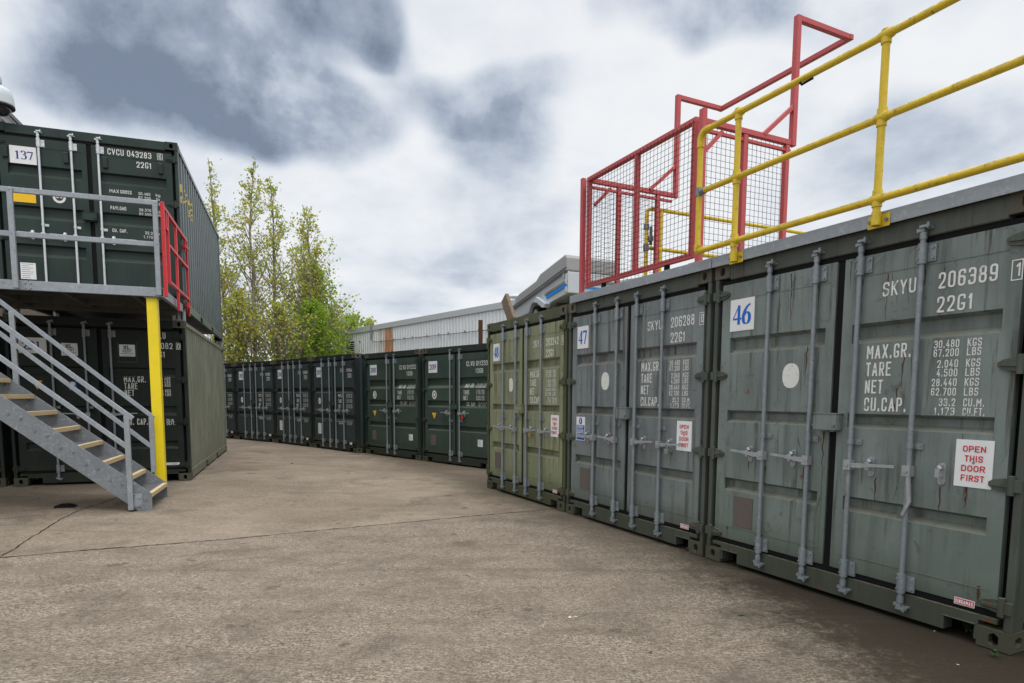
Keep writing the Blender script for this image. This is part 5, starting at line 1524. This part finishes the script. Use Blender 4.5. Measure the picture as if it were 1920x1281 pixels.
big = t.noise(P, .55, 6, .6, .4); med = t.noise(P, 2.6, 7, .68, .3); fine = t.noise(P, 62, 5, .78); grit = t.noise(P, 190, 3, .7)
dirn = t.noise(t.mapping(P, (18, 90, 1), rot=(0, 0, -.1)), 1., 4, .7)
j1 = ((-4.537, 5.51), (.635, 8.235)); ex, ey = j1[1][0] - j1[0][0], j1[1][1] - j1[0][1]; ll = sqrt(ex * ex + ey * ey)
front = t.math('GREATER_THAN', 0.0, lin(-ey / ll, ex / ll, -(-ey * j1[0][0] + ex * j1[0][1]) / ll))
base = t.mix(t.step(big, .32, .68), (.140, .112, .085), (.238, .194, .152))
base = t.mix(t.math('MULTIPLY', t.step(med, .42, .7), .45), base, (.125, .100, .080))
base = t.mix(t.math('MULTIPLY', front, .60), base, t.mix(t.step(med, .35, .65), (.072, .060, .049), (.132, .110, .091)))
spk_lo = t.noise(t.mapping(P, (1.6, 3.2, 1)), 1., 6, .65, .5)
speck = t.step(t.math('ADD', t.math('MULTIPLY', fine, .55), t.math('MULTIPLY', dirn, .45)), .47, .565)
base = t.mix(t.math('MULTIPLY', t.math('MULTIPLY', speck, t.step(spk_lo, .30, .66, .25, 1.25)), t.math('ADD', .34, t.math('MULTIPLY', front, .30))), base, (.40, .335, .27))
mf = t.noise(P, 21, 6, .75)
base = t.mix(t.math('MULTIPLY', t.step(mf, .52, .62), .30), base, (.34, .285, .23))
base = t.mix(t.math('MULTIPLY', t.step(mf, .46, .36), .40), base, (.075, .06, .046))
base = t.mix(t.math('MULTIPLY', t.step(fine, .48, .33), .5), base, (.055, .044, .036))
base = t.mix(t.math('MULTIPLY', t.step(grit, .60, .72), .5), base, (.10, .085, .07))
base = t.mix(t.math('MULTIPLY', t.step(grit, .36, .28), .55), base, (.50, .45, .39))
# mud and damp along the foot of the right row, with shade painted in
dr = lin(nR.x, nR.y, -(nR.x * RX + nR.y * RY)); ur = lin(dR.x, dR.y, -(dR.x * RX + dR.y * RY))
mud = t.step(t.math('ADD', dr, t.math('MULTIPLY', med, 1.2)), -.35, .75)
mud_shade = t.step(t.math('ADD', t.math('ADD', dr, t.math('ADD', t.math('MULTIPLY', med, 1.9), t.math('MULTIPLY', t.math('SUBTRACT', t.noise(P, 17, 6, .75), .5), 1.6))), t.math('MULTIPLY', t.math('SUBTRACT', ur, 5.9), .42)), -.1, .9)
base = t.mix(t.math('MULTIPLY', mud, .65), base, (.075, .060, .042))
base = t.mix(t.math('MULTIPLY', mud_shade, t.step(ur, 3.0, 5.5, 0, .92)), base, (.034, .027, .019))
base = t.mix(t.math('MULTIPLY', t.step(t.noise(P, 1.1, 6, .62, .8), .54, .68), .5), base, (.085, .070, .058))
ty = t.noise(t.mapping(P, (.16, 2.6, 1), rot=(0, 0, -1.05)), 1., 6, .6, .5)
base = t.mix(t.math('MULTIPLY', t.step(ty, .56, .70), .35), base, (.085, .072, .06))
base = t.mix(t.math('MULTIPLY', t.step(t.noise(P, 3.7, 3, .5), .66, .72), .55), base, (.06, .05, .042))
base = t.mix(1.0, base, (1.02, 1.02, 1.0), 'MULTIPLY')
b.inputs['Specular IOR Level'].default_value = .1
t.put(b.inputs['Base Color'], base); t.put(b.inputs['Roughness'], t.math('SUBTRACT', .92, t.math('MULTIPLY', mud_shade, .15)))
bp = t.new('ShaderNodeBump'); bp.inputs['Strength'].default_value = .5; bp.inputs['Distance'].default_value = .008
t.put(bp.inputs['Height'], t.math('ADD', t.math('MULTIPLY', fine, .6), t.math('MULTIPLY', grit, .35))); t.put(b.inputs['Normal'], bp.outputs[0])
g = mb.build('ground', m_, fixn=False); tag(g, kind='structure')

M['crack'] = plain('dark_joint_dirt', (.022, .018, .014), .95, var=.4, scale=40)
def ribbon(pts, wd, name, seed):
    rnd = random.Random(seed); P = []
    for a, b_ in zip(pts, pts[1:]):
        a, b_ = Vector(a), Vector(b_); n = max(2, int((b_ - a).length / .06))
        P += [a.lerp(b_, i / n) for i in range(n)]
    P.append(Vector(pts[-1])); vs = []
    off = 0
    for i, p in enumerate(P):
        d = (P[min(i + 1, len(P) - 1)] - P[max(i - 1, 0)]).normalized(); nn = Vector((-d.y, d.x))
        off = off * .8 + rnd.gauss(0, .006)
        w_ = wd * rnd.uniform(.35, 1.25)
        for s_ in (1, -1):
            q = p + nn * (off + s_ * w_ / 2); vs.append((q.x, q.y, gh(q.x, q.y) + mnoise.noise(Vector((q.x * .35, q.y * .35, 0))) * .006 + .004))
    mb = MB().add(vs, [(2 * i, 2 * i + 1, 2 * i + 3, 2 * i + 2) for i in range(len(P) - 1)])
    tag(mb.build(name, M['crack'], fixn=False), kind='structure')
ribbon([(-9.5, 3.0), (-4.537, 5.51), (-2.977, 6.25), (-1.562, 7.055), (.635, 8.235), (1.0, 8.42)], .017, 'pavement_joint', 1)
ribbon([(-4.537, 5.51), (-4.843, 6.293), (-5.154, 7.107), (-5.318, 7.705), (-5.343, 8.373), (-5.6, 9.4)], .013, 'pavement_joint', 2)
ribbon([(-9.0, 6.0), (-5.832, 7.119), (-5.302, 7.494)], .014, 'pavement_joint', 3)
ribbon([(.60, 8.1), (.78, 8.25), (.95, 8.2)], .012, 'pavement_crack', 4)
ribbon([(-3.6, 12.3), (-1.5, 12.9), (.2, 13.4)], .012, 'pavement_joint', 6)

# small things on the ground ----------------------------------------------------------
def gp(px_, py_):
    d = ray(px_, py_); t = -HC / d.z; q = C0 + d * t
    for _ in range(3):
        t = (gh(q.x, q.y) - HC) / d.z; q = C0 + d * t
    return q + Vector((0, 0, mnoise.noise(Vector((q.x * .35, q.y * .35, 0))) * .006))
q = gp(122, 951)
o = MB().prism([(-.11, 0), (-.09, .028), (-.02, .036), (.07, .03), (.11, .012), (.12, 0)], 'y', -.06, .07).box(-.05, .05, -.04, .05, .0365, .042).build('rubber_block', M['rubber'], loc=q, bevel=.006)
o.rotation_euler = (0, 0, .2); tag(o, 'flat black rubber block lying on the concrete under the stairs', 'rubber block')
M['dryleaf'] = plain('dry_leaf', (.10, .06, .03), .9, var=.4)
M['greenleaf'] = plain('fallen_green_leaf', (.05, .11, .03), .7, var=.3)
M['pale'] = plain('pale_litter', (.50, .50, .42), .8, var=.1)
def fleaf(mname, s, seed):
    rnd = random.Random(seed); mb = MB(); n = 8; vs = []
    for k in range(n):
        a = 2 * pi * k / n; r_ = s * (1 if k % 2 == 0 else .8) * rnd.uniform(.7, 1.1)
        vs.append((r_ * cos(a), r_ * .5 * sin(a), .004 + rnd.random() * s * .3))
    vs.append((0, 0, .005)); mb.add(vs, [(k, (k + 1) % n, n) for k in range(n)])
    return mb
LV = [(1390, 1155, 'greenleaf', .026, 'small dark green leaf on the concrete in front of container 46'),
      (1068, 1160, 'pale', .024, 'pale curled leaf on the concrete near the bottom centre'), (1080, 1159, 'pale', .014, 'small pale bit of leaf beside the curled pale leaf'),
      (1188, 1260, 'greenleaf', .013, 'tiny green leaf at the bottom centre of the picture'), (1162, 1078, 'dryleaf', .016, 'small dark dry leaf on open concrete in front of container 47'),
      (1220, 1226, 'dryleaf', .016, 'dark dry twig-like leaf near the bottom edge'), (1290, 1119, 'pale', .008, 'tiny cream coloured crumb on the concrete in front of container 46'),
      (1830, 1184, 'pale', .016, 'pale pebble-like scrap at the foot of container 46'), (1752, 1185, 'pale', .014, 'white scrap by the sill of container 46'),
      (1795, 1248, 'pale', .012, 'white speck on the dark mud at the lower right corner'), (1290, 1030, 'pale', .03, 'crumpled pale scrap by the corner casting between 46 and 47'),
      (622, 889, 'dryleaf', .035, 'flat brown leaf on the concrete in the middle distance, left of the joint'), (548, 870, 'dryleaf', .05, 'brown leaf near the foot of container 206'),
      (660, 903, 'dryleaf', .03, 'small dry leaf in the middle of the yard'), (392, 970, 'dryleaf', .022, 'small dry brown leaf right of the stairs foot'),
      (650, 973, 'dryleaf', .02, 'dark speck of dry leaf just behind the long joint'), (1420, 1105, 'dryleaf', .018, 'dry brown leaf close to the sill of container 46')]
for i, (x, y, mm_, s, lab) in enumerate(LV):
    o = fleaf(mm_, s, i).build('fallen_leaf' if 'leaf' in mm_ else 'paper_scrap', M[mm_], loc=gp(x, y), fixn=False)
    o.rotation_euler = (0, 0, i * 1.3); tag(o, lab, 'leaf' if 'leaf' in mm_ else 'litter', 'bits lying on the concrete')
def weed(px_, py_, h, n, seed, lab, dw=0.):
    rnd = random.Random(seed); q = gp(px_, py_) + nR * dw
    root = empty('weed', q, 0, lab, 'weed', 'weeds by the container foot')
    st, lv = MB(), MB()
    for k in range(n):
        a = rnd.uniform(0, 2 * pi); d = Vector((cos(a) * .6, sin(a) * .6, 1)).normalized() * h * rnd.uniform(.5, 1.1)
        st.tube([(0, 0, 0), d * .5, d], [.002, .0015, .001], 4)
        for j in range(3):
            c_ = d * (.5 + .25 * j); s = .022
            e1 = Vector((rnd.gauss(0, 1), rnd.gauss(0, 1), .3)).normalized() * s; e2 = e1.cross(Vector((0, 0, 1))).normalized() * s * .45
            lv.add([c_, c_ + e1 * .5 + e2, c_ + e1, c_ + e1 * .5 - e2], [(0, 1, 2, 3)])
    st.build('stem', M['greenleaf'], root); lv.build('leaves', M['greenleaf'], root, fixn=False)
weed(1806, 1187, .09, 6, 1, 'small green weed in the fork pocket at the right foot of container 46', .03)
weed(1826, 1200, .06, 4, 2, 'tiny green weed beside the right corner casting of container 46', .02)
weed(1872, 1232, .05, 4, 3, 'short pale green weed at the very corner of container 46', -.03)
